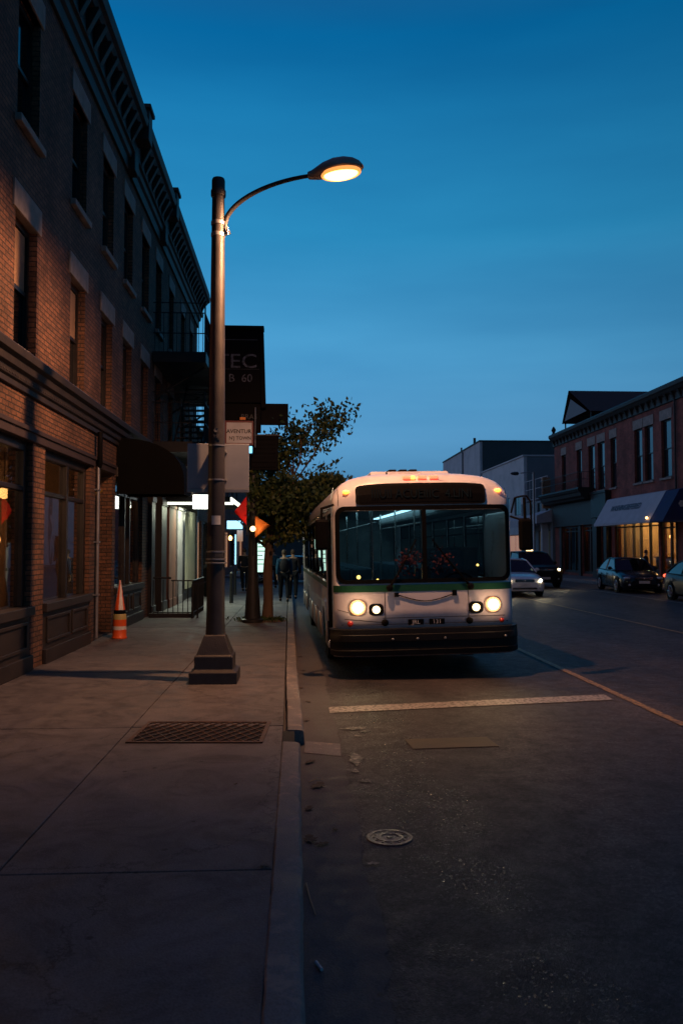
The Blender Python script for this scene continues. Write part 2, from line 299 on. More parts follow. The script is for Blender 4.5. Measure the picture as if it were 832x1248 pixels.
# ------------------------------------------------------------------ mesh helpers
class MB:
    def __init__(s): s.v = []; s.f = []; s.tone = []
    def add(s, vs, fs, tone=None):
        o = len(s.v); s.v += [tuple(v) for v in vs]; s.f += [tuple(i + o for i in f) for f in fs]
        s.tone += [tone if tone is not None else 1.] * len(fs); return s
    def box(s, x0, x1, y0, y1, z0, z1, rz=0, tone=None):
        vs = [(x, y, z) for z in (z0, z1) for y in (y0, y1) for x in (x0, x1)]
        if rz:
            cx, cy = (x0 + x1) / 2, (y0 + y1) / 2; c, n = math.cos(rz), math.sin(rz)
            vs = [(cx + (x - cx) * c - (y - cy) * n, cy + (x - cx) * n + (y - cy) * c, z) for x, y, z in vs]
        return s.add(vs, [(0, 2, 3, 1), (4, 5, 7, 6), (0, 1, 5, 4), (2, 6, 7, 3), (0, 4, 6, 2), (1, 3, 7, 5)], tone)
    def tube(s, pts, rad, n=10, caps=True):
        pts = [Vector(p) for p in pts]; rs = rad if isinstance(rad, (list, tuple)) else [rad] * len(pts)
        vs = []; up = None
        for i, p in enumerate(pts):
            d = (pts[min(i + 1, len(pts) - 1)] - pts[max(i - 1, 0)]).normalized()
            if up is None: up = d.orthogonal().normalized()
            up = (up - d * up.dot(d)).normalized(); w = d.cross(up)
            for k in range(n):
                a = 2 * math.pi * k / n; vs.append(p + (up * math.cos(a) + w * math.sin(a)) * rs[i])
        fs = [(i * n + k, i * n + (k + 1) % n, (i + 1) * n + (k + 1) % n, (i + 1) * n + k) for i in range(len(pts) - 1) for k in range(n)]
        if caps: fs += [tuple(range(n - 1, -1, -1)), tuple((len(pts) - 1) * n + k for k in range(n))]
        return s.add(vs, fs)
    def lathe(s, prof, c=(0, 0, 0), n=24, axis='z', sx=1, sy=1):
        vs = []
        for r, h in prof:
            for k in range(n):
                a = 2 * math.pi * k / n; x, y = r * math.cos(a) * sx, r * math.sin(a) * sy
                p = (x, y, h) if axis == 'z' else ((x, h, y) if axis == 'y' else (h, x, y))
                vs.append((c[0] + p[0], c[1] + p[1], c[2] + p[2]))
        m = len(prof)
        fs = [(i * n + k, i * n + (k + 1) % n, (i + 1) * n + (k + 1) % n, (i + 1) * n + k) for i in range(m - 1) for k in range(n)]
        fs += [tuple(range(n - 1, -1, -1)), tuple((m - 1) * n + k for k in range(n))]
        return s.add(vs, fs)
    def prism(s, poly, a, b, axis='y'):
        """poly of (p,q) extruded from a to b: axis y -> (x,z), axis x -> (y,z), axis z -> (x,y)"""
        def P(p, q, t): return (p, t, q) if axis == 'y' else ((t, p, q) if axis == 'x' else (p, q, t))
        n = len(poly); vs = [P(p, q, a) for p, q in poly] + [P(p, q, b) for p, q in poly]
        fs = [(i, (i + 1) % n, n + (i + 1) % n, n + i) for i in range(n)] + [tuple(range(n - 1, -1, -1)), tuple(range(n, 2 * n))]
        return s.add(vs, fs)
    def grid(s, rows, tone=None):
        m = len(rows[0]); vs = [p for r in rows for p in r]
        return s.add(vs, [(i * m + k, i * m + k + 1, (i + 1) * m + k + 1, (i + 1) * m + k) for i in range(len(rows) - 1) for k in range(m - 1)], tone)
    def ball(s, c, r, n=12, sx=1, sy=1, sz=1):
        prof = [(max(.001, math.sin(math.pi * i / n)) * r, -math.cos(math.pi * i / n) * r * sz) for i in range(n + 1)]
        return s.lathe(prof, c, max(8, n + 4), 'z', sx, sy)
    def build(s, name, mat, parent=None, smooth=False, bevel=0, world=False, solid=0, fix=True, subsurf=0):
        me = bpy.data.meshes.new(name)
        off = Vector(parent_world(parent)) if (parent and world) else Vector((0, 0, 0))
        me.from_pydata([Vector(v) - off for v in s.v], [], s.f)
        if any(t != 1. for t in s.tone):
            at = me.attributes.new('tone', 'FLOAT', 'FACE'); at.data.foreach_set('value', s.tone)
        if fix:
            bm = bmesh.new(); bm.from_mesh(me); bmesh.ops.recalc_face_normals(bm, faces=bm.faces); bm.to_mesh(me); bm.free()
        me.materials.append(mat if not isinstance(mat, str) else M[mat])
        if smooth: me.polygons.foreach_set('use_smooth', [True] * len(me.polygons))
        o = bpy.data.objects.new(name, me); COL.objects.link(o)
        if smooth and smooth != 'all':
            me.set_sharp_from_angle(angle=R(38))
        if solid:
            md = o.modifiers.new('s', 'SOLIDIFY'); md.thickness = solid; md.offset = 0
        if bevel:
            md = o.modifiers.new('b', 'BEVEL'); md.width = bevel; md.segments = 2; md.limit_method = 'ANGLE'; md.angle_limit = R(40)
        if subsurf:
            md = o.modifiers.new('u', 'SUBSURF'); md.levels = md.render_levels = subsurf
        if parent: o.parent = parent; CHD.setdefault(parent.name, []).append(o)
        return o
WL = {}
def parent_world(p):
    v = Vector(p.location)
    while p.parent: p = p.parent; v = v + Vector(p.location)
    return v
def thing(name, label, cat, loc=(0, 0, 0), rz=0, group=None, rot=None):
    o = bpy.data.objects.new(name, None); COL.objects.link(o); o.location = loc
    o.rotation_euler = rot if rot else (0, 0, rz); o.empty_display_size = .3
    o['label'] = label; o['category'] = cat
    if group: o['group'] = group
    return o
def tag(o, label, cat, group=None):
    o['label'] = label; o['category'] = cat
    if group: o['group'] = group
    return o
def struct(o): o['kind'] = 'structure'; return o
def copy_tree(o, parent=None):
    c = o.copy(); COL.objects.link(c)
    if parent: c.parent = parent; CHD.setdefault(parent.name, []).append(c)
    for ch in CHD.get(o.name, []): copy_tree(ch, c)
    return c
def dup(o, loc, rz=None, label=None, cat=None):
    c = copy_tree(o); c.location = loc
    if rz is not None: c.rotation_euler = (0, 0, rz)
    if label: c['label'] = label
    return c
def text(name, s, size, mat, parent, loc, rot=(R(90), 0, 0), depth=.004, sx=1., align='CENTER', bold=0.):
    cu = bpy.data.curves.new(name, 'FONT'); cu.body = s; cu.size = size; cu.extrude = depth; cu.align_x = align; cu.align_y = 'CENTER'; cu.offset = bold; cu.resolution_u = 3
    t = bpy.data.objects.new(name + '_c', cu); COL.objects.link(t)
    bpy.context.view_layer.update()
    me = bpy.data.meshes.new_from_object(t.evaluated_get(bpy.context.evaluated_depsgraph_get()))
    bpy.data.objects.remove(t); me.materials.clear(); me.materials.append(M[mat]); me.name = name
    o = bpy.data.objects.new(name, me); COL.objects.link(o); o.location = loc; o.rotation_euler = rot; o.scale = (sx, 1, 1)
    if parent: o.parent = parent; CHD.setdefault(parent.name, []).append(o)
    return o
def wall(mb, x0, t, y0, y1, z0, z1, ops, axis='x'):
    """wall panel with openings; plane at x0, thickness t (signed, away from the street); ops=(a0,a1,z0,z1)"""
    ys = sorted({y0, y1, *[o[0] for o in ops], *[o[1] for o in ops]}); zs = sorted({z0, z1, *[o[2] for o in ops], *[o[3] for o in ops]})
    ys = [y for y in ys if y0 <= y <= y1]; zs = [z for z in zs if z0 <= z <= z1]
    def solid(i, j):
        if not (0 <= i < len(ys) - 1 and 0 <= j < len(zs) - 1): return False
        cy, cz = (ys[i] + ys[i + 1]) / 2, (zs[j] + zs[j + 1]) / 2
        return not any(o[0] < cy < o[1] and o[2] < cz < o[3] for o in ops)
    def P(d, y, z): return (d, y, z) if axis == 'x' else (y, d, z)
    a, b = x0, x0 + t
    for i in range(len(ys) - 1):
        for j in range(len(zs) - 1):
            if not solid(i, j): continue
            p, q, r, s_ = ys[i], ys[i + 1], zs[j], zs[j + 1]
            mb.add([P(a, p, r), P(a, q, r), P(a, q, s_), P(a, p, s_)], [(0, 1, 2, 3)])
            mb.add([P(b, p, r), P(b, q, r), P(b, q, s_), P(b, p, s_)], [(3, 2, 1, 0)])
            if not solid(i - 1, j): mb.add([P(a, p, r), P(a, p, s_), P(b, p, s_), P(b, p, r)], [(0, 1, 2, 3)])
            if not solid(i + 1, j): mb.add([P(a, q, r), P(b, q, r), P(b, q, s_), P(a, q, s_)], [(0, 1, 2, 3)])
            if not solid(i, j - 1): mb.add([P(a, p, r), P(b, p, r), P(b, q, r), P(a, q, r)], [(0, 1, 2, 3)])
            if not solid(i, j + 1): mb.add([P(a, p, s_), P(a, q, s_), P(b, q, s_), P(b, p, s_)], [(0, 1, 2, 3)])

# ------------------------------------------------------------------ camera, world
cam = bpy.data.cameras.new('camera'); co_ = bpy.data.objects.new('camera', cam); COL.objects.link(co_); sc.camera = co_
cam.sensor_fit = 'VERTICAL'; cam.sensor_height = 36; cam.lens = 36 * 1000 / 1248; cam.clip_end = 2000; cam.clip_start = .05
co_.location = (0, 0, 1.9); co_.rotation_euler = (R(90 + 2.52), 0, R(-3.09))
cam.dof.use_dof = True; cam.dof.focus_distance = 12; cam.dof.aperture_fstop = 4

w = bpy.data.worlds.new('World'); sc.world = w; w.use_nodes = True; nt = w.node_tree; nt.nodes.clear()
wo = N(nt, 'ShaderNodeOutputWorld'); bg = N(nt, 'ShaderNodeBackground')
tc = N(nt, 'ShaderNodeTexCoord'); sp = N(nt, 'ShaderNodeSeparateXYZ'); L(nt, tc.outputs['Generated'], sp.inputs[0])
skyc = ramp(nt, sp.outputs['Z'], [(0.0, (.045, .14, .25)), (.06, (.070, .23, .42)), (.13, (.105, .35, .63)), (.22, (.076, .345, .64)),
                                  (.36, (.024, .265, .54)), (.54, (.0025, .165, .42)), (.66, (.022, .07, .22)), (1., (.065, .05, .18))])
# afterglow ahead and to the left is brighter than the sky behind the camera
ax = N(nt, 'ShaderNodeVectorMath', operation='DOT_PRODUCT'); L(nt, tc.outputs['Generated'], ax.inputs[0]); ax.inputs[1].default_value = (-.5, .866, 0)
dim = ramp(nt, ax.outputs['Value'], [(0., .36), (.35, .62), (.60, .80), (.85, .98), (1., 1.08)])
c2 = mixc(nt, 1., skyc, dim, 'MULTIPLY')
mp = N(nt, 'ShaderNodeMapping'); mp.inputs['Scale'].default_value = (1.2, 1.2, 7.); L(nt, tc.outputs['Generated'], mp.inputs['Vector'])
cn = N(nt, 'ShaderNodeTexNoise', Scale=1.6, Detail=5., Roughness=.5); L(nt, mp.outputs[0], cn.inputs['Vector'])
cf = ramp(nt, cn.outputs['Fac'], [(.35, (.84, .88, .91)), (.7, (1.14, 1.08, 1.05))])
c3 = mixc(nt, 1., c2, cf, 'MULTIPLY')
wx = N(nt, 'ShaderNodeVectorMath', operation='DOT_PRODUCT'); L(nt, tc.outputs['Generated'], wx.inputs[0]); wx.inputs[1].default_value = (-.97, -.1, -.2)
wg = ramp(nt, wx.outputs['Value'], [(.45, (0, 0, 0)), (.95, (.30, .13, .08))])   # warm glow added low in the sky, out of frame, to redden the right-hand facades
c3 = mixc(nt, 1., c3, wg, 'ADD')
L(nt, c3, bg.inputs['Color']); bg.inputs['Strength'].default_value = 1.
L(nt, bg.outputs[0], wo.inputs['Surface'])
sc.view_settings.view_transform = 'Standard'; sc.view_settings.look = 'None'; sc.view_settings.exposure = 0; sc.view_settings.gamma = 1
sc.cycles.max_bounces = 6; sc.cycles.transparent_max_bounces = 16; sc.cycles.sample_clamp_indirect = 3.; sc.cycles.use_denoising = True
sc.cycles.caustics_reflective = False; sc.cycles.caustics_refractive = False

def lamp(name, typ, loc, power, col, rot=None, size=.1, parent=None, spot=None, blend=.3):
    l = bpy.data.lights.new(name, typ); l.energy = power; l.color = col
    if typ in ('POINT', 'SPOT'): l.shadow_soft_size = size
    if typ == 'AREA': l.size = size
    if spot: l.spot_size = R(spot); l.spot_blend = blend
    o = bpy.data.objects.new(name, l); COL.objects.link(o); o.location = loc
    if rot: o.rotation_euler = rot
    if parent: o.parent = parent
    return o

# ------------------------------------------------------------------ ground, road, pavement
g = MB(); g.box(-400, 400, -60, 700, -.32, -.22); struct(g.build('ground', 'asphalt'))
rows = []
xs = [-3.9, 0.0] + [.5 + i * .7 for i in range(22)] + [15.62]
g = MB()
g.grid([[(x, y, .0) for x in (-.3, 2, 4, 6, 8, 10, 12, 14, 15.65)] for y in (-40, 0, 8, 16, 24, 38, 60, 100, 160, 320)])
struct(g.build('road', 'asphalt', fix=False))
g = MB(); g.grid([[(x, y, .001) for x in (-70, -30, -10, -.3)] for y in (39.5, 46, 52)]); struct(g.build('side_street', 'asphalt', fix=False))
# pavement slabs with open joints
g = MB(); base = MB()
ys = [-14, -10, -6, -2.6, 1.0, 4.6, 8.25, 11.9, 15.4, 18.6, 22.2, 25.8, 29.4, 33.0, 36.4, 39.5]
cxs = [-3.98, -1.62, -.125]
for a, b in zip(ys, ys[1:]):
    for i, (p, q) in enumerate(zip(cxs, cxs[1:])):
        t = random.uniform(.85, 1.12)
        k = .006
        sh = -.0012 * max(0, b - 8) * 3 if False else 0
        z = .14 + random.uniform(-.003, .003)
        x1a = q - k; x1b = q - k
        if i == 1:   # follows the kerb line
            f = lambda y: (-.125 if y < 8 else -.125 + (-.0095) * (y - 8))
            x1a, x1b = f(a) - k, f(b) - k
        sk = .03 * (-1 if i else 1)
        vs = [(p + k, a + k, z), (x1a, a + k, z), (x1b, b - k, z), (p + k, b - k, z)]
        lo = [(x, y, .0) for x, y, _ in vs]
        g.add(vs + lo, [(0, 1, 2, 3), (0, 4, 5, 1), (1, 5, 6, 2), (2, 6, 7, 3), (3, 7, 4, 0)], t)
pv = struct(g.build('sidewalk', 'walk', bevel=.006))
base.box(-3.98, -.40, -14, 39.5, -.1, .118); struct(base.build('sidewalk_bed', 'dark'))
# kerb: swept profile, two runs with the storm inlet between
def kerb_run(pts, name):
    prof = [(-.16, -.1), (-.16, .138), (-.15, .146), (-.04, .144), (-.012, .136), (.0, .118), (.012, -.1)]
    rows = []
    for i, (x, y) in enumerate(pts):
        rows.append([(x + p - (max(0, noise.noise((y * 3.1, 4, 0)) - .1) * .03 if j in (3, 4, 5) else 0), y, h + (.003 * math.sin(y * 1.7) - max(0, noise.noise((y * 2.3, 9, 0)) - .15) * .025 * (j in (3, 4)) if 0 < j < 6 else 0)) for j, (p, h) in enumerate(prof)])
    g = MB(); g.grid(rows); n = len(prof)
    g.add(rows[0], [tuple(range(n))]); g.add(rows[-1], [tuple(range(n - 1, -1, -1))])
    return struct(g.build(name, 'kerb', smooth=True))
def densify(pts, st=.1):
    out = []
    for (x0, y0), (x1, y1) in zip(pts, pts[1:]):
        n = max(1, int((y1 - y0) / st))
        for i in range(n): out.append((x0 + (x1 - x0) * i / n + random.uniform(-.004, .004), y0 + (y1 - y0) * i / n))
    return out + [pts[-1]]
kerb_run(densify([(.03, -14), (.03, 3.3), (.03, 7.55)]), 'kerb')
kerb_run(densify([(.07, 8.02), (.05, 9.5), (.02, 11), (-.11, 25), (-.18, 33), (-.24, 39.4)]), 'kerb')
g = MB(); g.box(-.13, .03, 7.56, 8.01, -.1, .03); g.box(-.13, -.02, 7.56, 8.01, .125, .139); struct(g.build('drain_inlet', 'dark'))
# gutter strip with ragged edge
rows = []
y = -14
while y < 39.4:
    ed = .42 + .05 * noise.noise((0, y * 1.3, 0)) + .03 * noise.noise((3, y * 6, 0)) - .004 * max(0, y - 8)
    rows.append([(-.2, y, .004), (.2, y, .004), (ed + .02 * noise.noise((7, y * 14, 0)), y, .004)]); y += .05
g = MB(); g.grid(rows); struct(g.build('gutter', 'gutter', fix=False))
g = MB(); g.add([(.07, 7.7, .0085), (.40, 7.55, .0085), (.42, 8.02, .0085), (.09, 8.15, .0085)], [(0, 1, 2, 3)])
struct(g.build('gutter_patch', 'kerb', fix=False))
def mark(name, mat, poly, z=.008): g = MB(); g.add([(x, y, z) for x, y in poly], [tuple(range(len(poly)))]); return struct(g.build(name, mat, fix=False))
mark('stop_line', 'paintW', [(.38, 9.52), (3.95, 10.15), (3.97, 10.52), (.38, 9.86)])
mark('lane_line', 'paintY', [(4.06, -12), (4.17, -12), (4.22, 26), (4.12, 26)])
mark('lane_line', 'paintY', [(8.54, -12), (8.65, -12), (8.65, 120), (8.54, 120)])
mark('lane_line', 'paintW', [(13.2, -12), (13.3, -12), (13.3, 60), (13.2, 60)])
for cx_, cy_, rx_, ry_, sd in ((.53, 7.45, .055, .20, 1), (.56, 6.75, .05, .05, 2), (.60, 8.7, .10, .07, 5), (.45, 5.0, .04, .02, 7), (.50, 7.05, .03, .05, 11), (.62, 8.35, .03, .04, 13), (.70, 8.55, .03, .03, 17)):
    mark('worn_paint_patch', 'paintO', [(cx_ + rx_ * math.cos(a) * (1 + .9 * noise.noise((sd, math.cos(a) * 3.5, math.sin(a) * 3.5))), cy_ + ry_ * math.sin(a) * (1 + .9 * noise.noise((sd + 9, math.cos(a) * 3.5, math.sin(a) * 3.5)))) for a in [k * math.pi / 20 for k in range(40)]], .009)
# opposite pavement
g = MB()
yy = list(range(-14, 66, 3)); yy2 = yy + [66, 80, 100, 130]
for a, b in zip(yy2, yy2[1:]):
    for p, q in ((15.8, 18.0),):
        g.box(p + .006, q + 1, a + .006, b - .006, 0, .14 + random.uniform(-.003, .003), tone=random.uniform(.85, 1.15))
struct(g.build('far_sidewalk', 'walk', bevel=.005))
g = MB(); g.box(15.62, 15.795, -14, 130, -.1, .145); struct(g.build('far_kerb', 'kerb', bevel=.02))
g = MB()
for a, b in ((52, 56), (56, 64), (64, 80), (80, 110), (110, 150)): g.box(-7, -.35, a + .01, b - .01, 0, .14, tone=random.uniform(.9, 1.1))
struct(g.build('distant_sidewalk', 'walk'))

# pavement grate, manhole, cover plate
t = thing('pavement_grate', 'rusty diamond mesh grate set in the concrete sidewalk near the kerb', 'grate', (-.9, 8.0, .14), R(-3))
g = MB(); 
for s in (-1, 1): g.box(-.6, .6, s * .43 - .02, s * .43 + .02, .0, .012); g.box(s * .6 - .02, s * .6 + .02, -.45, .45, .0, .0125)
g.build('grate_frame', 'rust', t, bevel=.003)
g = MB(); step = .11
for d in (-1, 1):
    k = -20
    while k < 21:
        pts = []
        x = k * step
        # clip a diagonal line to the frame
        a0, a1 = -.42, .42
        p0, p1 = x + d * a0 * .55, x + d * a1 * .55
        if max(p0, p1) > -.58 and min(p0, p1) < .58:
            def cl(px, py):
                return max(-.58, min(.58, px)), py
            q0, q1 = p0, p1; b0, b1 = a0, a1
            sl = (a1 - a0) / (p1 - p0)
            if q0 < -.58: b0 = a0 + (-.58 - p0) * sl; q0 = -.58
            if q0 > .58: b0 = a0 + (.58 - p0) * sl; q0 = .58
            if q1 < -.58: b1 = a0 + (-.58 - p0) * sl; q1 = -.58
            if q1 > .58: b1 = a0 + (.58 - p0) * sl; q1 = .58
            g.tube([(q0, b0, .006 + .002 * d), (q1, b1, .006 + .002 * d)], .0075, 5)
        k += 1
g.build('grate_mesh', 'rust', t)
g = MB(); g.box(-.58, .58, -.41, .41, .0, .0015); g.build('grate_pit', 'dark', t)
t = thing('manhole_cover', 'small round cast iron cover in the road by the gutter', 'manhole cover', (.61, 5.45, -.003))
g = MB(); g.lathe([(.155, 0), (.155, .006), (.15, .01), (.125, .010), (.122, .006), (.09, .006), (.088, .010), (.06, .010), (.058, .006), (.02, .006), (.018, .011)], n=32)
for k in range(12):
    a = k * math.pi / 6; g.box(.105 * math.cos(a) - .008, .105 * math.cos(a) + .008, .105 * math.sin(a) - .008, .105 * math.sin(a) + .008, .005, .010, a)
g.build('cover', 'castiron', t, smooth=True)
t = tag(MB().box(-.42, .42, -.2, .2, 0, .006).build('utility_cover', 'plywood', None, bevel=.003), 'dull rectangular utility cover plate set in the asphalt before the bus', 'utility cover'); t.location = (1.5, 8.02, .001); t.rotation_euler = (0, 0, R(4))

# litter in the gutter
leafp = None
def leaf_mesh(sz):
    g = MB(); pts = [(-.5, 0), (-.3, .16), (-.12, .12), (0, .3), (.12, .15), (.32, .22), (.26, .04), (.5, 0), (.28, -.08), (.3, -.2), (.08, -.14), (-.02, -.28), (-.14, -.12), (-.34, -.18)]
    g.add([(x * sz, y * sz, (.12 * abs(y) + .1 * x * x) * sz) for x, y in pts], [tuple(range(len(pts)))]); return g
spots = [(.12, 7.35, .15, 'dry brown leaf lying at the storm inlet'), (.17, 6.62, .2, 'long dark leaf in the gutter below the inlet'), (.09, 6.05, .12, 'curled dark leaf against the kerb face'),
         (.09, 5.42, .17, 'clump of dark leaf by the kerb, left of the manhole cover'), (.16, 5.33, .11, 'small leaf fragment left of the manhole cover'), (.26, 5.6, .06, 'lone dark leaf between kerb and manhole cover'),
         (.1, 9.1, .1, 'leaf in the gutter beside the stop line end'), (.14, 10.2, .1, 'dead leaf in the gutter just before the bus'), (.06, 11.2, .11, 'leaf lying by the kerb near the bus door'),
         (-.45, 6.2, .05, 'tiny dark leaf on the sidewalk slab'), (.09, 12.8, .12, 'leaf in the gutter beside the bus door'), (.05, 14.4, .12, 'leaf beside the bus flank at the kerb')]
for x, y, s_, lb in spots:
    o = leaf_mesh(s_).build('fallen_leaf', 'leafdry', None, solid=.0015); z = .15 if x < 0 else .009
    o.location = (x, y, z + .003); o.rotation_euler = (R(random.uniform(-8, 8)), 0, R(random.uniform(0, 360))); tag(o, lb, 'leaf', 'dead leaves along the gutter')
o = MB().tube([(.055, 4.72, .012), (.075, 4.5, .014), (.10, 4.32, .012)], [.004, .0035, .002], 6).build('straw_stick', 'straw'); tag(o, 'thin pale stick lying along the gutter beside the kerb', 'stick')
o = MB().tube([(.10, 6.72, .014), (.16, 6.78, .02), (.21, 6.80, .012)], [.003, .003, .002], 6).build('twig', 'straw'); tag(o, 'short bent twig lying in the gutter by a leaf', 'twig')
o = MB().tube([(.09, 3.83, .014), (.115, 3.76, .014)], [.008, .007], 8).build('cigarette_butt', 'litterwhite'); tag(o, 'small white cigarette butt in the gutter', 'cigarette butt')
g = MB()
for i in range(60):
    a = random.uniform(0, 6.28); r = random.uniform(0, .05) ; x, y = -.19 + r * math.cos(a) * 1.2, 4.62 + r * math.sin(a) * .6
    g.add([(x, y, .141), (x + .012, y + .004, .15 + random.uniform(0, .012)), (x + .004, y + .012, .143)], [(0, 1, 2)], random.random())
o = g.build('moss', 'leaf', fix=False); o['kind'] = 'stuff'; o['label'] = 'dark moss tuft in the pavement joint'; o['category'] = 'moss'

# ------------------------------------------------------------------ left brick building
FX = -3.85
BL = thing('brick_building', 'long three storey brown brick building with shopfronts, filling the left side', 'building', (FX, 8, .14))
wins = [(5.6, 6.55), (8.45, 9.4), (11.25, 12.2), (14.0, 14.95), (16.2, 17.15), (18.2, 19.15), (20.3, 21.25), (22.3, 23.2), (24.6, 25.5), (27.1, 28.0), (29.3, 30.2)]
ops = []
for a, b in wins: ops += [(a, b, 4.66, 6.55), (a, b, 7.85, 9.72)]
SH = [(-1, 3.3), (3.9, 7.6), (8.2, 12.15), (12.75, 15.5), (15.95, 17.35), (17.62, 20.7), (21.5, 31.3)]
for a, b in SH: ops.append((a, b, .14, 3.5))
g = MB(); wall(g, FX, -.35, -4, 31.5, .14, 10.7, ops)
g.box(FX - 9, FX - .35, -4, -3.65, .14, 11.2); g.box(FX - 9, FX - .351, 31.15, 31.5, .14, 11.2); g.box(FX - 9, FX - .352, -3.65, 31.15, 10.9, 11.1)
g.build('wall', 'brickL', BL, world=True)
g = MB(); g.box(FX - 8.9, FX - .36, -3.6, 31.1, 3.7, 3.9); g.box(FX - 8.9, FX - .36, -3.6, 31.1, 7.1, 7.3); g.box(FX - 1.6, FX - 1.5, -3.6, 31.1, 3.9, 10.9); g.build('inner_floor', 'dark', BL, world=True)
# cornice in three runs broken by parapet piers
cp = [(0, 10.38), (.06, 10.38), (.06, 10.62), (.12, 10.66), (.14, 10.78), (.2, 10.8), (.2, 11.2), (.34, 11.26), (.40, 11.34), (.47, 11.38), (.50, 11.52), (.46, 11.56), (.46, 11.70), (-.4, 11.72), (-.4, 10.72), (0, 10.7)]
for a, b in ((-4, 18.3), (18.75, 22.6), (23.05, 31.6)):
    g = MB(); g.prism([(FX + p, z) for p, z in cp], a, b); 
    y = a + .25
    while y < b - .2:
        g.prism([(FX + .205, 10.82), (FX + .42, 11.24), (FX + .40, 11.27), (FX + .205, 11.25)], y, y + .14); y += .48
    g.build('cornice', 'trim', BL, world=True, bevel=.008)
for a in (18.3, 22.6):
    g = MB(); g.box(FX - .02, FX + .50, a + .01, a + .44, 11.1, 11.8); g.box(FX - .04, FX + .55, a - .06, a + .50, 11.8, 11.9); g.box(FX - .02, FX + .2, a + .01, a + .44, 10.4, 11.1); g.build('parapet_pier', 'trim', BL, world=True, bevel=.02)
# string course above shops
lp = [(0, 4.08), (.05, 4.08), (.05, 4.16), (.09, 4.18), (.11, 4.27), (.17, 4.29), (.19, 4.38), (.26, 4.41), (.28, 4.50), (.24, 4.54), (.0, 4.6)]
g = MB(); g.prism([(FX + .003 + p, z) for p, z in lp], -4, 31.6); y = -3.9
while y < 17.5: g.box(FX + .055, FX + .105, y, y + .05, 4.20, 4.262); y += .11
g.build('shop_cornice', 'trim', BL, world=True, bevel=.005)
for a, b in ((-3.9, 15.72), (15.9, 17.45)):
    g = MB(); g.box(FX - .34, FX + .045, a, b, 3.44, 3.62); g.box(FX + .03, FX + .075, a, b, 3.56, 3.63); g.build('shop_lintel', 'beam', BL, world=True, bevel=.01)
g = MB(); g.box(FX - .34, FX + .05, 17.6, 31.4, 3.42, 3.62); g.build('shop_lintel', 'frame2', BL, world=True, bevel=.01)
# sash windows
def make_sash(w, h, parent, loc, blind=False, lint='stone', pane='pane', sgn=1, lh=.38):
    """child parts drawn with origin at the window's lower outer corner, width along +Y; sgn=1 wall faces +X"""
    g = MB(); d0, d1 = -.20 * sgn, -.12 * sgn
    X = lambda a: a * sgn
    def bx(gm, xa, xb, *r): gm.box(min(xa, xb), max(xa, xb), *r)
    bx(g, d0, d1, 0, .07, 0, h); bx(g, d0, d1, w - .07, w, 0, h); bx(g, d0, d1, .07, w - .07, 0, .08); bx(g, d0, d1, .07, w - .07, h - .08, h)
    bx(g, X(-.185), X(-.135), .07, w - .07, h * .5 - .03, h * .5 + .03)
    o = g.build('window', 'frame', parent); o.location = loc
    g = MB(); bx(g, X(-.19), X(-.175), .07, w - .07, .08, h * .5 - .03); bx(g, X(-.165), X(-.15), .07, w - .07, h * .5 + .03, h - .08); g.build('pane', pane, o)
    if blind:
        g = MB(); bx(g, X(-.148), X(-.142), .1, w - .12, h * .52, h - .1); g.build('blind', 'tan', o)
    g = MB(); bx(g, X(-.1), X(.03), -.12, w + .12, h, h + lh); g.build('lintel', lint, o, bevel=.008)
    g = MB(); bx(g, X(-.12), X(.09), -.08, w + .08, -.11, 0); g.build('sill', lint, o, bevel=.01)
    return o
for i, (a, b) in enumerate(wins):
    for z, h in ((4.66, 1.89), (7.85, 1.87)):
        make_sash(b - a, h, BL, (0, a - 8, z - .14), blind=(z < 5 and i in (2, 3)))
# shop windows: frame, mullions, glass, stall riser
def shop(y0, y1, mull, sill=1.06, transom=2.76, parent=BL):
    g = MB(); xa, xb = FX - .20, FX - .08
    g.box(xa, xb, y0, y0 + .14, sill, 3.44); g.box(xa, xb, y1 - .12, y1, sill, 3.44); g.box(xa, xb, y0 + .14, y1 - .12, 3.30, 3.44)
    for m in mull: g.box(xa, xb + .005, m - .05, m + .05, sill, 3.30)
    g.box(xa + .01, xb - .01, y0 + .14, y1 - .12, transom - .035, transom + .035)
    f = g.build('shop_window', 'frame', parent, world=True, bevel=.01)
    g = MB(); g.box(FX - .150, FX - .144, y0 + .13, y1 - .11, sill, 3.31); g.build('shop_glass', 'glass', f, world=False)
    o = CHD[f.name][-1]; o.location = (-(FX), -8, -.14)
    g = MB(); g.box(FX - .30, FX - .0, y0, y1, .14, sill - .13); g.box(FX - .30, FX + .07, y0 - .02, y1 + .02, sill - .13, sill); g.box(FX - .0, FX + .06, y0, y1, .14, .36)
    edges = sorted([y0 + .1] + list(mull) + [y1 - .1])
    for a, b in zip(edges, edges[1:]):
        for p, q, r, s_ in ((a + .06, b - .06, .44, .49), (a + .06, b - .06, .80, .85), (a + .06, a + .11, .49, .80), (b - .11, b - .06, .49, .80)):
            g.box(FX, FX + .03, p, q, r, s_)
    g.build('stall_riser', 'frame2', parent, world=True, bevel=.008)
shop(-1, 3.3, [1.1]); shop(3.9, 7.6, [5.7]); shop(8.2, 12.15, [10.1]); shop(12.75, 15.5, [14.28])
shop(17.62, 20.7, [19.0, 19.55], transom=3.1)
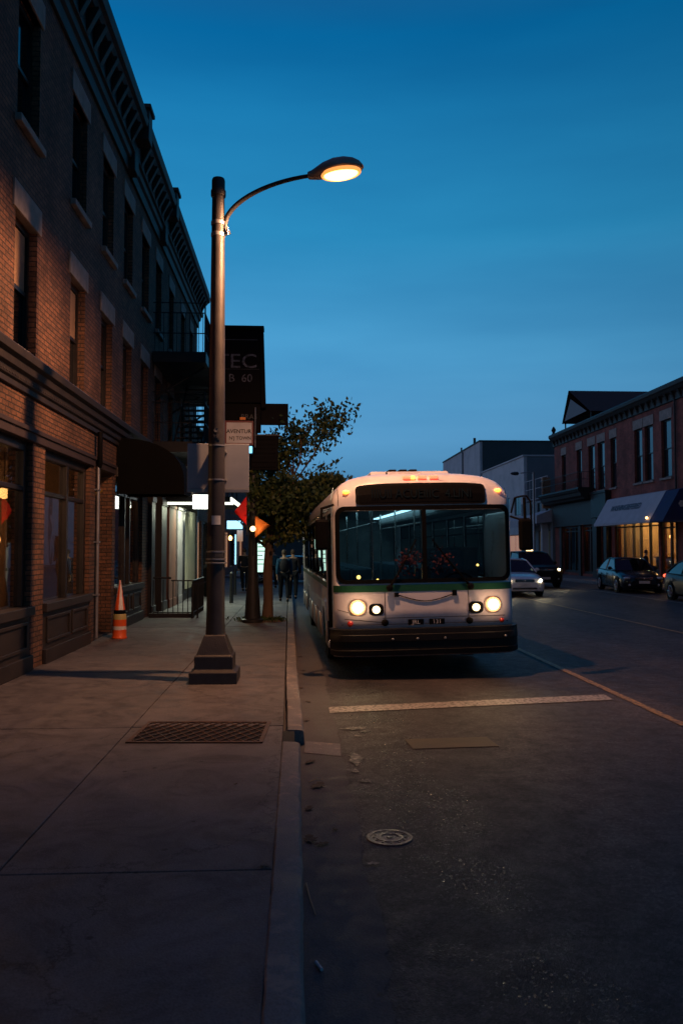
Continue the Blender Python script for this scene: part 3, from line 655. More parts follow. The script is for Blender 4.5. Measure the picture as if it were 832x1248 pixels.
# rooms behind the shop glass
g = MB(); g.box(FX - 5.2, FX - 5.0, -3.4, 15.7, .14, 3.6); g.box(FX - 5.2, FX - .36, 15.72, 15.9, .14, 3.6); g.box(FX - 5.2, FX - .36, -3.6, 17.2, .1, .16); g.box(FX - 5.2, FX - .36, -3.6, 31.1, 3.55, 3.65)
g.box(FX - 5.2, FX - 3.0, 13.2, 13.35, .16, 3.5)
g.build('shop_interior', 'brownwall', BL, world=True)
g = MB()
for x, y, s_ in ((-5.2, 9.6, .5), (-6.1, 11.6, .6), (-5.4, 13.6, .5), (-7, 12.8, .6)):
    g.lathe([(.02, .16), (.22, .17), (.03, .2), (.03, .86), (s_, .88), (s_, .92), (.02, .93)], (x, y, 0), 16)
    for dx in (-.6, .6): g.box(x + dx - .2, x + dx + .2, y - .2, y + .2, .58, .62); g.box(x + dx * 1.3 - .02, x + dx * 1.3 + .02, y - .2, y + .2, .6, 1.05); [g.box(x + dx + a - .015, x + dx + a + .015, y + b - .015, y + b + .015, .16, .6) for a in (-.17, .17) for b in (-.17, .17)]
g.build('cafe_tables', 'frame2', BL, world=True)
for i, (x, y, z) in enumerate(((-5.5, 15.3, 2.05), (-5.0, 14.3, 2.84), (-8.3, 12.4, 1.75), (-5.0, 9.2, 2.6))):
    g = MB(); g.ball((x, y, z), .10, 10); o = g.build('pendant_globe', 'e_globe', BL, world=True, smooth=True)
    g = MB(); g.tube([(x, y, z + .1), (x, y, 3.54)], .008, 6); c = g.build('cord', 'black', o); c.location = -Vector(parent_world(BL)) 
for y in (5, 10.5, 14): lamp('shop_lamp', 'POINT', (-6.5, y, 3.3), 150, (1, .55, .25), size=.03)
lamp('shop_lamp', 'POINT', (-5.2, 19.2, 3.3), 70, (1, .5, .22), size=.03)
# recessed dark door
g = MB(); g.box(FX - .95, FX - .88, 15.95, 17.35, .16, 3.44); g.box(FX - .95, FX - .3, 15.9, 15.95, .14, 3.5); g.box(FX - .95, FX - .3, 17.35, 17.4, .14, 3.5); g.box(FX - .95, FX - .02, 15.95, 17.35, .13, .17)
d = g.build('door_recess', 'frame2', BL, world=True)
g = MB(); g.box(FX - .88, FX - .83, 16.15, 17.15, .17, 2.4); g.box(FX - .83, FX - .81, 16.3, 17.0, .4, 1.0); g.box(FX - .83, FX - .81, 16.3, 17.0, 1.2, 2.2); d = g.build('door', 'frame', BL, world=True, bevel=.01)
g = MB(); g.tube([(FX - .80, 16.28, 1.15), (FX - .76, 16.28, 1.15), (FX - .76, 16.28, 1.35), (FX - .80, 16.28, 1.35)], .012, 6); c = g.build('door_handle', 'brass', d); c.location = -Vector(parent_world(BL))
g = MB(); g.tube([(FX - .75, 17.2, 3.05), (FX - .55, 17.0, 2.92), (FX - .3, 16.9, 2.95), (FX - .12, 16.95, 3.08)], .035, 8); g.ball((FX - .62, 17.25, 3.2), .1, 8, sz=.5); g.build('brass_bracket', 'brass', BL, world=True, smooth=True)
lamp('door_lamp', 'POINT', (FX - .4, 16.6, 3.25), .7, (1, .6, .15), size=.03)
# downpipe
g = MB(); g.tube([(FX + .12, 15.72, 4.1), (FX + .12, 15.72, 3.72), (FX + .10, 15.82, 3.55), (FX + .07, 15.88, 3.45)], .05, 10); g.build('rain_hopper', 'black', BL, world=True, smooth=True)
g = MB(); g.tube([(FX + .06, 15.86, 3.48), (FX + .06, 15.86, .95), (FX + .06, 15.86, .2)], .032, 10)
for z in (1., 2., 3.): g.box(FX, FX + .1, 15.8, 15.92, z, z + .03)
g.build('downpipe', 'steel', BL, world=True, smooth=True)
# dome awning
g = MB(); y0, y1 = 17.65, 18.75; prof = []
n = 14
for i in range(n + 1):
    a = math.pi / 2 * i / n; prof.append((FX + .02 + 1.42 * math.sin(a) ** .9, 3.07 + .18 + 1.0 * math.cos(a) ** .8 if i < n else 3.25))
prof.append((FX + 1.44, 3.05))
rows = [[(x, y, z) for x, z in prof] for y in (y0, y0 + .55, y1)]
g.grid(rows)
for y in (y0, y1): g.add([(x, y, z) for x, z in prof] + [(FX + .02, y, 3.05)], [tuple(range(len(prof) + 1))])
aw = g.build('awning', 'canvas', BL, world=True, smooth=True)
g = MB()
for y in (y0 + .03, y1 - .03): g.tube([(FX + .03, y, 3.07), (FX + 1.42, y, 3.07)], .015, 6)
g.tube([(FX + 1.42, y0 + .03, 3.07), (FX + 1.42, y1 - .03, 3.07)], .015, 6); c = g.build('awning_frame', 'iron', aw); c.location = -Vector(parent_world(BL))
# far shopfront with pilasters, blue glass and pale lit curtains
for y0, y1, m, dpt in ((21.5, 22.0, 'frame', .1), (23.3, 24.2, 'frame', .06), (24.4, 25.7, 'pilbrown', .1), (26.0, 27.1, 'pilgrey', .12), (27.2, 28.2, 'frame', .05), (31.0, 31.3, 'frame', .1)):
    g = MB(); g.box(FX - .3, FX + dpt, y0, y1, .14, 3.42); g.box(FX + dpt, FX + dpt + .03, y0 - .03, y1 + .03, .14, .4); g.box(FX + dpt, FX + dpt + .03, y0 - .03, y1 + .03, 3.1, 3.3); g.build('pilaster', m, BL, world=True, bevel=.01)
g = MB(); g.box(FX - .24, FX - .2, 22.0, 23.3, .16, 3.42); g.build('blue_door_panel', 'panelblue', BL, world=True)
def curtain(x, y0, y1, z0, z1, amp, wl, sgn=1):
    g = MB(); n = int((y1 - y0) / wl * 8) + 2
    rows = [[(x + sgn * amp * math.sin(2 * math.pi * (y0 + (y1 - y0) * i / n) / wl + .6 * math.sin(i * .37)), y0 + (y1 - y0) * i / n, z) for i in range(n + 1)] for z in (z0, z1)]
    return g.grid(rows)
curtain(FX - .03, 28.3, 31.0, .5, 3.2, .10, .42).build('pale_curtain', 'curtpale', BL, world=True, smooth='all', fix=False)
g = MB(); g.box(FX - .3, FX - .2, 28.2, 31, .14, 3.42); g.box(FX - .2, FX + .04, 28.2, 31, .14, .45); g.build('curtain_back', 'frame2', BL, world=True)
# lit marquee over the far shop door
t = g = MB(); g.box(FX + .02, FX + 1.9, 24.0, 28.6, 3.24, 3.40); mq = g.build('marquee', 'black', BL, world=True, bevel=.01)
off = -Vector(parent_world(BL))
g = MB(); g.box(FX + .1, FX + 2.0, 23.95, 23.995, 3.16, 3.235); g.box(FX + 1.91, FX + 1.95, 24.0, 28.6, 3.26, 3.38); c = g.build('lit_edge', 'e_tube', mq); c.location = off
t = thing('lightbox_sign', 'small blank white lightbox glowing beneath the marquee, beside the street lamp post', 'sign', (-2.75, 23.6, 3.02))
MB().box(-.22, .22, -.06, .06, 0, .40).build('lit_face', 'e_white', t, bevel=.015)
g = MB(); g.box(-.24, .24, -.07, .07, .401, .43); g.tube([(-.2, 0, .43), (-.2, .3, .5)], .012, 6); g.tube([(.2, 0, .43), (.2, .3, .5)], .012, 6); g.build('bracket', 'steel', t)
lamp('marquee_lamp', 'AREA', (FX + 1.0, 26.2, 3.2), 130, (.92, 1., .72), size=1.6)
lamp('marquee_lamp', 'POINT', (FX + .55, 29.6, 3.0), 16, (.95, 1., .7), size=.1)
# fire escape balconies
for z in (4.72, 7.12):
    g = MB(); xa, xb, y0, y1 = FX + .02, FX + 1.42, 21.8, 28.6
    g.box(xa, xb, y0, y1, z - .28, z - .22); g.box(xa, xb, y0, y0 + .06, z - .22, z + .0); g.box(xb - .06, xb, y0 + .06, y1, z - .22, z)
    y = y0 + .1
    while y < y1: g.box(xa, xb - .065, y, y + .04, z - .05, z); y += .09
    for y in (22.4, 25.2, 28.0): g.tube([(xb - .1, y, z - .29), (xa, y, z - 1.1)], .03, 6)
    bal = g.build('balcony', 'iron', BL, world=True)
    g = MB()
    for h in (.5, 1.05): g.tube([(xa, y0 + .03, z + h), (xb - .03, y0 + .03, z + h), (xb - .03, y1, z + h)], .016, 6)
    g.tube([(xa, y0 + .03, z + 1.32), (xb - .03, y0 + .03, z + 1.32)], .014, 6)
    x = xa + .05
    while x < xb: g.tube([(x, y0 + .03, z), (x, y0 + .03, z + 1.05)], .009, 5); x += .115
    y = y0 + .15
    while y < y1: g.tube([(xb - .03, y, z), (xb - .03, y, z + 1.05)], .009, 5); y += .13
    for p in ((xb - .03, y0 + .03), (xb - .03, y1), (xb - .03, 25.2)): g.tube([(*p, z - .2), (*p, z + 1.35)], .022, 6)
    c = g.build('balcony_railing', 'iron', bal); c.location = off
g = MB()
for i in range(12): g.box(FX + .5, FX + 1.2, 22.6 + i * .24, 22.85 + i * .24, 4.75 + i * .195, 4.78 + i * .195)
for x in (FX + .48, FX + 1.22): g.tube([(x, 22.6, 4.72), (x, 25.5, 7.1)], .03, 6)
g.build('escape_stair', 'iron', BL, world=True)

# ------------------------------------------------------------------ other left buildings
def simple_building(name, label, x0, x1, y0, y1, h, mat, wins, facx, sgn, winmat='pane', base=.14, lit=None, cap=True):
    t = thing(name, label, 'building', ((x0 + x1) / 2, y0, base))
    g = MB(); ops = [(a, b, c, d) for a, b, c, d in wins]
    wall(g, facx, -.25 * sgn, y0, y1, base, h, ops)
    ox0, ox1 = (x0, facx - .26) if sgn > 0 else (facx + .26, x1)
    g.box(ox0, ox1, y0, y0 + .2, base, h); g.box(ox0, ox1, y1 - .2, y1, base, h); g.box(ox0, ox1, y0 + .2, y1 - .2, h - .3, h - .1)
    g.build('wall', mat, t, world=True)
    for k, (a, b, c, d) in enumerate(wins):
        m = MB(); xa = facx - .14 * sgn; xb = facx - .08 * sgn; xa, xb = min(xa, xb), max(xa, xb)
        m.box(xa, xb, a, a + .06, c, d); m.box(xa, xb, b - .06, b, c, d); m.box(xa, xb, a + .06, b - .06, d - .06, d); m.box(xa, xb, a + .06, b - .06, c, c + .06); m.box(xa, xb, (a + b) / 2 - .025, (a + b) / 2 + .025, c + .06, d - .06)
        o = m.build('window', 'frame', t, world=True)
        m = MB(); m.box(xa + .01, xb - .02, a + .06, b - .06, c + .06, d - .06); p = m.build('pane', (lit[k] if lit and lit[k] else winmat), o); p.location = -Vector(t.location)
    if cap:
        m = MB(); xa, xb = (x0, facx + .15) if sgn > 0 else (facx - .15, x1); m.box(xa, xb, y0 - .05, y1 + .05, h + .002, h + .14); m.build('parapet_cap', 'trim', t, world=True)
    return t
simple_building('corner_building', 'dark low corner building beyond the long brick building, left side of the street', -12, -3.9, 31.65, 39.3, 6.4, M['brickL'],
                [(32.2, 33.8, .6, 3.0), (34.4, 36.0, .6, 3.0), (36.6, 38.6, .6, 3.0), (32.4, 33.4, 4.1, 5.6), (35, 36, 4.1, 5.6), (37.2, 38.2, 4.1, 5.6)], -3.9, 1, lit=['e_orange', None, 'e_orange', None, None, None])
simple_building('distant_shop_building', 'distant dark shop row on the left, past the side street', -14, -4.6, 52.5, 80, 7.5, M['brickR'],
                [(53, 56, .6, 3.), (57, 60, .6, 3.), (61, 64, .6, 3.), (66, 70, .6, 3.), (54, 55.2, 4.6, 6.2), (58, 59.2, 4.6, 6.2), (62, 63.2, 4.6, 6.2)], -4.6, 1, lit=['e_orange', None, 'e_cyanw', 'e_orange', None, None, None])
simple_building('distant_end_building', 'farthest low dark building closing the view down the street', -30, 14, 168, 180, 7, M['slate'], [], 14, 1, base=0)
simple_building('distant_pale_building', 'distant pale building far down the left side of the street', -16, -5, 84, 130, 6.5, M['greywall'], [(86, 90, .6, 3), (94, 98, .6, 3)], -5, 1, lit=['e_orange', None])

# ------------------------------------------------------------------ street lamp
SL = thing('street_lamp', 'tall street lamp with lit amber cobra head and tapered square base on the sidewalk', 'street lamp', (-1.08, 11.05, .14))
g = MB(); prof = [(.31, 0), (.31, .15), (.285, .16), (.25, .18), (.25, .35), (.225, .37), (.142, .60), (.132, .62)]
vs = []; fs = []
for r, z in prof: vs += [(-r, -r, z), (r, -r, z), (r, r, z), (-r, r, z)]
for i in range(len(prof) - 1):
    for k in range(4): fs.append((i * 4 + k, i * 4 + (k + 1) % 4, (i + 1) * 4 + (k + 1) % 4, (i + 1) * 4 + k))
fs += [(3, 2, 1, 0), tuple(len(prof) * 4 - 4 + k for k in range(4))]
g.add(vs, fs); g.build('base', 'pole', SL, bevel=.012)
g = MB(); g.lathe([(.130, .60), (.122, .8), (.116, 2.0), (.106, 3.6), (.096, 5.2), (.084, 6.56)], n=28); g.build('pole', 'pole', SL, smooth=True)
g = MB(); g.lathe([(.098, 6.54), (.102, 6.56), (.102, 6.62), (.09, 6.63), (.09, 6.76), (.08, 6.79), (.02, 6.80)], n=24); g.build('pole_cap', 'pole', SL, smooth=True)
for z, r in ((1.60, .133), (1.70, .129), (2.66, .120), (3.12, .117)):
    g = MB(); g.lathe([(r - .02, z), (r, z + .003), (r, z + .022), (r - .02, z + .025)], n=24); g.build('steel_band', 'steel', SL, smooth=True)
g = MB(); g.lathe([(.12, 1.55), (.145, 1.555), (.145, 1.57), (.12, 1.575)], n=24); g.build('steel_band', 'steel', SL, smooth=True)
# arm: from clamp to luminaire; head sits 1.6 m out over the kerb and slightly nearer
ex, ey = 1.24, -.42
def arc(t):   # quarter curve rising then levelling
    a = t * math.pi / 2
    return (.09 + (ex - .09) * (1 - math.cos(a)) , (ey * (1 - math.cos(a))), 6.14 + .53 * math.sin(a))
pts = [arc(i / 16) for i in range(17)]
g = MB(); g.tube([(.085, 0, 6.05)] + pts, [.034] + [.036 - .010 * i / 16 for i in range(17)], 12); g.build('arm', 'pole', SL, smooth=True)
g = MB(); g.tube([(.05, 0, 6.02), (.16, -.01, 6.06)], .036, 10); g.lathe([(.092, 5.98), (.096, 5.985), (.096, 6.03), (.092, 6.035)], n=20); g.lathe([(.092, 6.14), (.096, 6.145), (.096, 6.19), (.092, 6.195)], n=20); g.tube([(.13, -.05, 6.0), (.13, -.05, 6.1)], .014, 6); g.build('arm_clamp', 'steel', SL, smooth=True)
# luminaire, long axis along the arm direction
hd = thing('lamp_head', '', '', (0, 0, 0)); del hd['label']; del hd['category']
bpy.data.objects.remove(hd)
def head_rows(grow=0., zs=1.):
    # stations along length u (0 neck -> .72 tip): half width, top, bottom
    st = [(0, .05, .05, -.05), (.05, .06, .06, -.06), (.12, .09, .09, -.07), (.22, .14, .13, -.065), (.36, .17, .16, -.06), (.50, .17, .155, -.055), (.62, .15, .12, -.05), (.70, .10, .07, -.04), (.74, .04, .015, -.02)]
    rows = []
    for u, w_, tp, bt in st:
        r = []
        for k in range(16):
            a = 2 * math.pi * k / 16; c, s_ = math.cos(a), math.sin(a)
            r.append((u, w_ * c, (tp * s_ if s_ > 0 else -bt * s_)))
        r.append(r[0]); rows.append(r)
    return rows
ang = math.atan2(ey, ex)
end = Vector(arc(1))
def orient(o): o.location = end - Vector((.02, 0, 0)); o.rotation_euler = (0, R(-3), ang); return o
g = MB(); g.grid(head_rows()); lh = orient(g.build('lamp_head', 'alloy', SL, smooth=True))
g = MB(); prof = [(max(.001, math.cos(a)) , -math.sin(a)) for a in [i * math.pi / 2 / 8 for i in range(9)]]
vs = []
n = 20
for r, z in prof:
    for k in range(n): a = 2 * math.pi * k / n; vs.append((.44 + r * .235 * math.cos(a), r * .15 * math.sin(a), -.040 + z * .08))
fs = [(i * n + k, i * n + (k + 1) % n, (i + 1) * n + (k + 1) % n, (i + 1) * n + k) for i in range(8) for k in range(n)]
g.add(vs, fs); lens = g.build('lamp_lens', 'e_sodium', lh, smooth='all')
g = MB(); vs = []; pr = [(1.0, -.02), (1.13, -.03), (1.15, -.06), (1.05, -.078), (.93, -.06)]
for r_, z in pr:
    for k in range(24): a = 2 * math.pi * k / 24; vs.append((.44 + r_ * .235 * math.cos(a), r_ * .15 * math.sin(a), z))
g.add(vs, [(i * 24 + k, i * 24 + (k + 1) % 24, ((i + 1) % 5) * 24 + (k + 1) % 24, ((i + 1) % 5) * 24 + k) for i in range(5) for k in range(24)]); g.build('lens_glow_collar', 'e_collar', lh, smooth='all')  # glowing collar added to imitate the orange halo at the lens edge
hw = Vector((-1.08, 11.05, .14)) + end + Matrix.Rotation(ang, 3, 'Z') @ Vector((.44, 0, -.17))
sl_ = lamp('sodium_lamp', 'POINT', hw, 1380, (1., .46, .22), size=.07)
# roadside optic: cut off at the horizon, weak toward the near side (an IES-like distribution)
sl_.data.use_nodes = True; nt = sl_.data.node_tree; em = [n for n in nt.nodes if n.type == 'EMISSION'][0]
tc = N(nt, 'ShaderNodeTexCoord'); sp = N(nt, 'ShaderNodeSeparateXYZ'); L(nt, tc.outputs['Normal'], sp.inputs[0])
def mr(v, a, b, c, d):
    m_ = N(nt, 'ShaderNodeMapRange', interpolation_type='SMOOTHSTEP'); L(nt, v, m_.inputs['Value'])
    for k_, q_ in zip(('From Min', 'From Max', 'To Min', 'To Max'), (a, b, c, d)): m_.inputs[k_].default_value = q_
    return m_.outputs['Result']
SG = 1
fz = mr(sp.outputs['Z'], -.30 , .08, 1., .0); fyy = mr(sp.outputs['Y'], -.72, -.05, .03, 1.); fxx = mr(sp.outputs['X'], -.95, -.3, 1.35, 1.)
def mul(a, b):
    m_ = N(nt, 'ShaderNodeMath', operation='MULTIPLY')
    for i_, q_ in enumerate((a, b)):
        if isinstance(q_, float): m_.inputs[i_].default_value = q_
        else: L(nt, q_, m_.inputs[i_])
    return m_.outputs[0]
L(nt, mul(mul(fz, fyy), fxx), em.inputs['Strength'])
# stickers and notice on the post
g = MB()
def wrap(g, z0, z1, a0, a1, r, n=8):
    g.grid([[(r * math.sin(R(a0 + (a1 - a0) * i / n)), -r * math.cos(R(a0 + (a1 - a0) * i / n)), z) for i in range(n + 1)] for z in (z0, z1)])
wrap(g, 2.07, 2.19, -25, 35, .1175); g.build('torn_notice', 'litterwhite', SL, fix=False)
g = MB(); wrap(g, 1.63, 1.69, -60, 60, .1275); g.build('faded_plate', 'letterdim', SL, fix=False)
text('stencil_number', 'TSLP', .055, 'letter', SL, (.02, -.113, 3.245), depth=.003)
g = MB(); g.lathe([(.012, -.114), (.028, -.117), (.03, -.112)], (.0, 0, 3.33), 14, 'y'); g.build('round_sticker', 'letter', SL)

t = thing('blank_sign_board', 'wide blank grey metal sign board mounted behind the street lamp post', 'sign', (-1.08, 11.27, 2.71))
g = MB(); g.box(-.42, .42, 0, .02, .0, .62); g.build('board', 'signback', t, bevel=.006)
g = MB(); g.box(-.42, .42, -.012, .032, -.05, .0); g.box(-.12, .12, -.09, 0, .1, .13); g.box(-.12, .12, -.09, 0, .48, .51); g.build('mount_rail', 'steel', t, bevel=.004)
g = MB()
for x, s_ in ((-.36, .05), (-.30, .03), (-.28, .035), (-.33, .02)): g.box(x, x + s_, -.004, .024, .622, .622 + s_ * .4)
g = None

# ------------------------------------------------------------------ sign post with stacked signs
SP = thing('sign_post', 'dark tapered post carrying a stack of black signs, beside the sidewalk tree', 'post', (-1.05, 19.7, .14))
g = MB(); g.lathe([(.25, 0), (.25, .05), (.19, .1), (.17, .5), (.115, 1.1), (.105, 2.4), (.10, 5.6)], n=18); g.build('pole', 'iron', SP, smooth=True)
g = MB(); g.lathe([(.24, 0), (.26, .02), (.26, .07), (.2, .09)], n=18); g.build('base', 'iron', SP, smooth=True)
t = thing('black_lettered_sign', 'large black box sign with grey letters TEC above smaller characters', 'sign', (-1.05, 19.55, 5.35))
g = MB(); g.box(-1.05, .18, -.1, .12, .0, 1.75); g.box(-1.07, .25, -.13, .15, 1.751, 1.85); g.prism([(.181, 1.72), (.24, 1.72), (.30, -.12), (.181, -.12)], -.12, .14); g.build('sign_box', 'signblack', t, bevel=.012)
text('letters', 'TEC', .48, 'letter', t, (-.40, -.108, .98), sx=1.15); text('letters', 'B  60', .27, 'letter', t, (-.30, -.108, .58)); 
g = MB(); g.box(-1.0, .1, -.106, -.1, 1.50, 1.52); g.box(-1.0, .14, -.106, -.1, .80, .808); g.build('pale_trim_line', 'letterdim', t)
t = thing('black_lower_sign', 'black box sign with faint small lettering, right under the TEC sign', 'sign', (-1.05, 19.6, 4.66))
MB().box(-1.05, .18, -.08, .12, .0, .685).build('sign_box', 'signblack', t, bevel=.01)
text('letters', 'BRAS', .17, 'letterdim', t, (-.10, -.088, .36))
g = MB(); g.box(-1.05, -.48, -.1, -.081, .0, .025); g.box(-.34, -.05, -.1, -.081, .0, .025); g.build('pale_trim_line', 'letter', t)
t = thing('dark_side_sign', 'small plain dark sign plate sticking out right of the sign post', 'sign', (-.55, 19.66, 4.87))
g = MB(); g.box(-.32, .33, -.02, .02, .28 - .3, .5); g.build('plate', 'signblack', t, bevel=.006)
g = MB(); g.tube([(-.45, 0.04, .1), (-.3, .03, .1)], .02, 6); g.build('bracket', 'iron', t)
t = thing('adventure_sign', 'small pale sign in a dark red frame with black lettering, beside the lamp post', 'sign', (-1.37, 19.35, 4.32))
MB().box(-.34, .34, -.05, .05, 0, .58).build('sign_frame', 'signred', t, bevel=.008)
MB().box(-.29, .30, -.058, -.05, .05, .53).build('sign_face', 'signwhite', t)
text('letters', 'AVENTUR', .13, 'ink', t, (.0, -.062, .32), bold=.002); text('letters', "N'J TOWN", .11, 'ink', t, (.03, -.062, .16), bold=.002)
g = MB(); g.box(.02, .15, -.05, .03, .60, .66); g.build('sticker_block', 'flagor', t)
g = MB(); g.tube([(.38, 0, -.05), (.38, 0, .9)], .012, 6); g.build('bracket', 'steel', t)
t = thing('cyan_lit_sign', 'tiny bright cyan lit sign just below the pale framed sign', 'sign', (-1.10, 19.2, 4.12))
MB().box(-.035, .05, -.03, .03, 0, .16).build('lit_face', 'e_cyan', t, bevel=.01)
MB().box(-.045, .06, .031, .15, -.02, .18).build('housing', 'black', t)
t = thing('louvred_box', 'black louvred box with pale top edge on the sign post, against the tree', 'sign', (-.78, 19.6, 3.75))
g = MB(); g.box(-.32, .32, -.15, .1, 0, .82); 
for i in range(7): g.box(-.28, .28, -.17, -.151, .06 + i * .11, .12 + i * .11)
g.build('housing', 'signblack', t, bevel=.01); MB().box(-.33, .36, -.17, .12, .821, .845).build('pale_top_edge', 'letterdim', t)
# flags and globe on the post
def flag(name, label, mat, loc, tri, wob):
    t = thing(name, label, 'flag', loc)
    g = MB(); n = 8; rows = []
    for i in range(n + 1):
        u = i / n; r = []
        for k in range(n + 1):
            v = k / n; top = Vector(tri[0]).lerp(Vector(tri[2]), u); bot = Vector(tri[1]).lerp(Vector(tri[2]), u); p = top.lerp(bot, v)
            r.append((p.x, p.y + wob * math.sin(u * 5 + v * 3) * u, p.z))
        rows.append(r)
    g.grid(rows); g.build('cloth', mat, t, smooth='all', solid=.004, fix=False)
    g = MB(); s0, s1 = tri[0], tri[1]; g.tube([(s0[0], 0, s0[2] + .05), (s1[0], 0, s1[2] - .25)], .012, 6); g.build('staff', 'iron', t)
flag('red_flag', 'plain red triangular flag left of the sign post', 'flagred', (-1.17, 19.3, 2.75), [(0, 0, .38), (0, 0, -.32), (-.30, 0, .0)], .03)
flag('orange_flag', 'orange triangular pennant right of the sign post', 'flagor', (-.99, 19.3, 2.35), [(0, 0, .32), (0, 0, -.22), (.36, 0, .08)], .07)
t = thing('round_warning_lamp', 'small glowing white ball lamp beneath the orange pennant', 'lamp', (-1.03, 19.22, 2.35))
MB().ball((0, 0, 0), .065, 10).build('bulb', 'e_head2', t, smooth=True); MB().box(-.03, .03, .05, .12, -.03, .03).build('bracket', 'iron', t); lamp('warning_bulb', 'POINT', (-1.03, 19.1, 2.37), 1.6, (1., .5, .2), size=.02)

# ------------------------------------------------------------------ tree
def tree():
    t = thing('street_tree', 'small dark leafy street tree in a planter hole beside the bus', 'tree', (-.72, 20.25, .14))
    g = MB(); rnd = random.Random(11)
    g.tube([(0, 0, 0), (.02, 0, .5), (.0, 0, 1.2), (.05, 0, 2.1), (.12, .0, 2.9)], [.15, .12, .115, .10, .08], 12)
    tips = []
    def branch(p, d, l, r, lev):
        pts = [p]; q = p.copy(); dd = d.normalized()
        for i in range(4):
            dd = (dd + Vector((rnd.uniform(-.25, .25), rnd.uniform(-.25, .25), rnd.uniform(-.1, .22)))).normalized(); q = q + dd * l / 4; pts.append(q.copy())
        g.tube(pts, [r * (1 - .15 * i) for i in range(5)], 6)
        tips.extend([(pp, lev) for pp in pts[2:]])
        if lev < 3:
            for k in range(3):
                s_ = pts[rnd.choice([2, 3, 4])]; nd = (dd + Vector((rnd.uniform(-.9, .9), rnd.uniform(-.9, .9), rnd.uniform(-.3, .7)))).normalized()
                branch(s_, nd, l * rnd.uniform(.5, .75), r * .55, lev + 1)
    for z, dx, dy, dz, l in ((1.7, -.8, .1, .7, 1.1), (1.9, .7, -.4, .5, 1.0), (2.0, .3, .9, .5, 1.2), (2.3, -.6, -.5, .8, 1.0), (2.5, .9, .1, .8, 1.4), (2.8, .35, .1, 1, 1.8), (2.9, .8, -.2, 1, 1.7), (2.8, -.1, .4, 1, 1.1)):
        branch(Vector((.05, 0, z)), Vector((dx, dy, dz)), l, .045, 1)
    # two long bare twigs reaching right
    for a, b in (((.7, 0, 3.7), (1.65, 0, 4.55)), ((1.1, 0, 3.3), (2.15, 0, 3.45)), ((.5, 0, 4.0), (.85, 0, 5.3)), ((1.0, 0, 3.6), (1.7, 0, 4.05))):
        pa, pb = Vector(a), Vector(b); pts = [pa.lerp(pb, k / 4) + Vector((0, 0, .08 * math.sin(k * 1.2))) for k in range(5)]; g.tube(pts, [.012, .010, .008, .006, .004], 5); tips += [(pts[3], 9), (pts[4], 9), (pts[2], 8)]
    g.v = [(x, y, z if z < 1.7 else 1.7 + (z - 1.7) * .80) for x, y, z in g.v]; g.build('trunk', 'bark', t, smooth=True)
    f = MB()
    def sq(z): return z if z < 1.7 else 1.7 + (z - 1.7) * .80
    def leaf(p, s_, tone):
        if p.x < -.42 or (p.y < -.35 and p.x < .25 and p.z < 2.8) or (p.x > 1.0 and p.z < 2.9) or p.z < 1.95 + .25 * noise.noise(p * 2.): return
        p = Vector((p.x, p.y, sq(p.z)))
        d = Vector((rnd.gauss(0, 1), rnd.gauss(0, 1), rnd.gauss(0, .6))).normalized(); u = d.orthogonal().normalized(); u.rotate(Matrix.Rotation(rnd.uniform(0, 6.28), 3, d)); w_ = d.cross(u)
        f.add([p, p + u * s_ * .5 + w_ * s_ * .3, p + u * s_ * 1.05, p + u * s_ * .5 - w_ * s_ * .3], [(0, 1, 2, 3)], tone)
    for p, lev in tips:
        nl = {1: 14, 2: 36, 3: 46}.get(lev, 9); rr = {9: .05, 8: .07}.get(lev, .27 if p.z < 3.4 else .20)
        if lev < 8 and p.z > 3.9: nl = int(nl * .55)
        cl = rnd.uniform(0, .8)
        for k in range(nl):
            o = Vector((rnd.gauss(0, rr), rnd.gauss(0, rr), rnd.gauss(0, rr * .7)))
            leaf(p + o, rnd.uniform(.08, .15), min(1., max(0., cl + rnd.uniform(-.2, .25))))
    # low hanging inner mass
    for k in range(70):
        c = Vector((rnd.gauss(.05, .55), rnd.gauss(0, .5), rnd.uniform(1.75, 3.5))) if k < 46 else Vector((rnd.uniform(.1, 1.35), rnd.gauss(0, .35), rnd.uniform(2.9, 3.9)))
        cl = rnd.uniform(0, .9)
        for j in range(55):
            leaf(c + Vector((rnd.gauss(0, .19), rnd.gauss(0, .19), rnd.gauss(0, .13))), rnd.uniform(.08, .15), min(1, max(0, cl + rnd.uniform(-.2, .2))))
    f.build('crown', 'leaf', t, fix=False)
    return t
tree()
t = thing('tree_pit_plants', 'low dark plants growing around the foot of the tree and post', 'plant', (-.85, 20.0, .14))
f = MB(); rnd = random.Random(3)
for k in range(900):
    x, y = rnd.gauss(0, .26), rnd.gauss(0, .18); s_ = rnd.uniform(.03, .09); a = rnd.uniform(0, 6.28)
    f.add([(x, y, 0), (x + s_ * .4 * math.cos(a), y + s_ * .4 * math.sin(a), s_), (x + s_ * math.cos(a + .4), y + s_ * math.sin(a + .4), s_ * rnd.uniform(.8, 1.7))], [(0, 1, 2)], rnd.random() * .6)
f.build('leaves', 'leaf', t, fix=False)
f = MB(); f.lathe([(.62, 0), (.5, .03), (.2, .05), (.01, .05)], n=20, sy=.7); f.build('soil', 'bark', t)

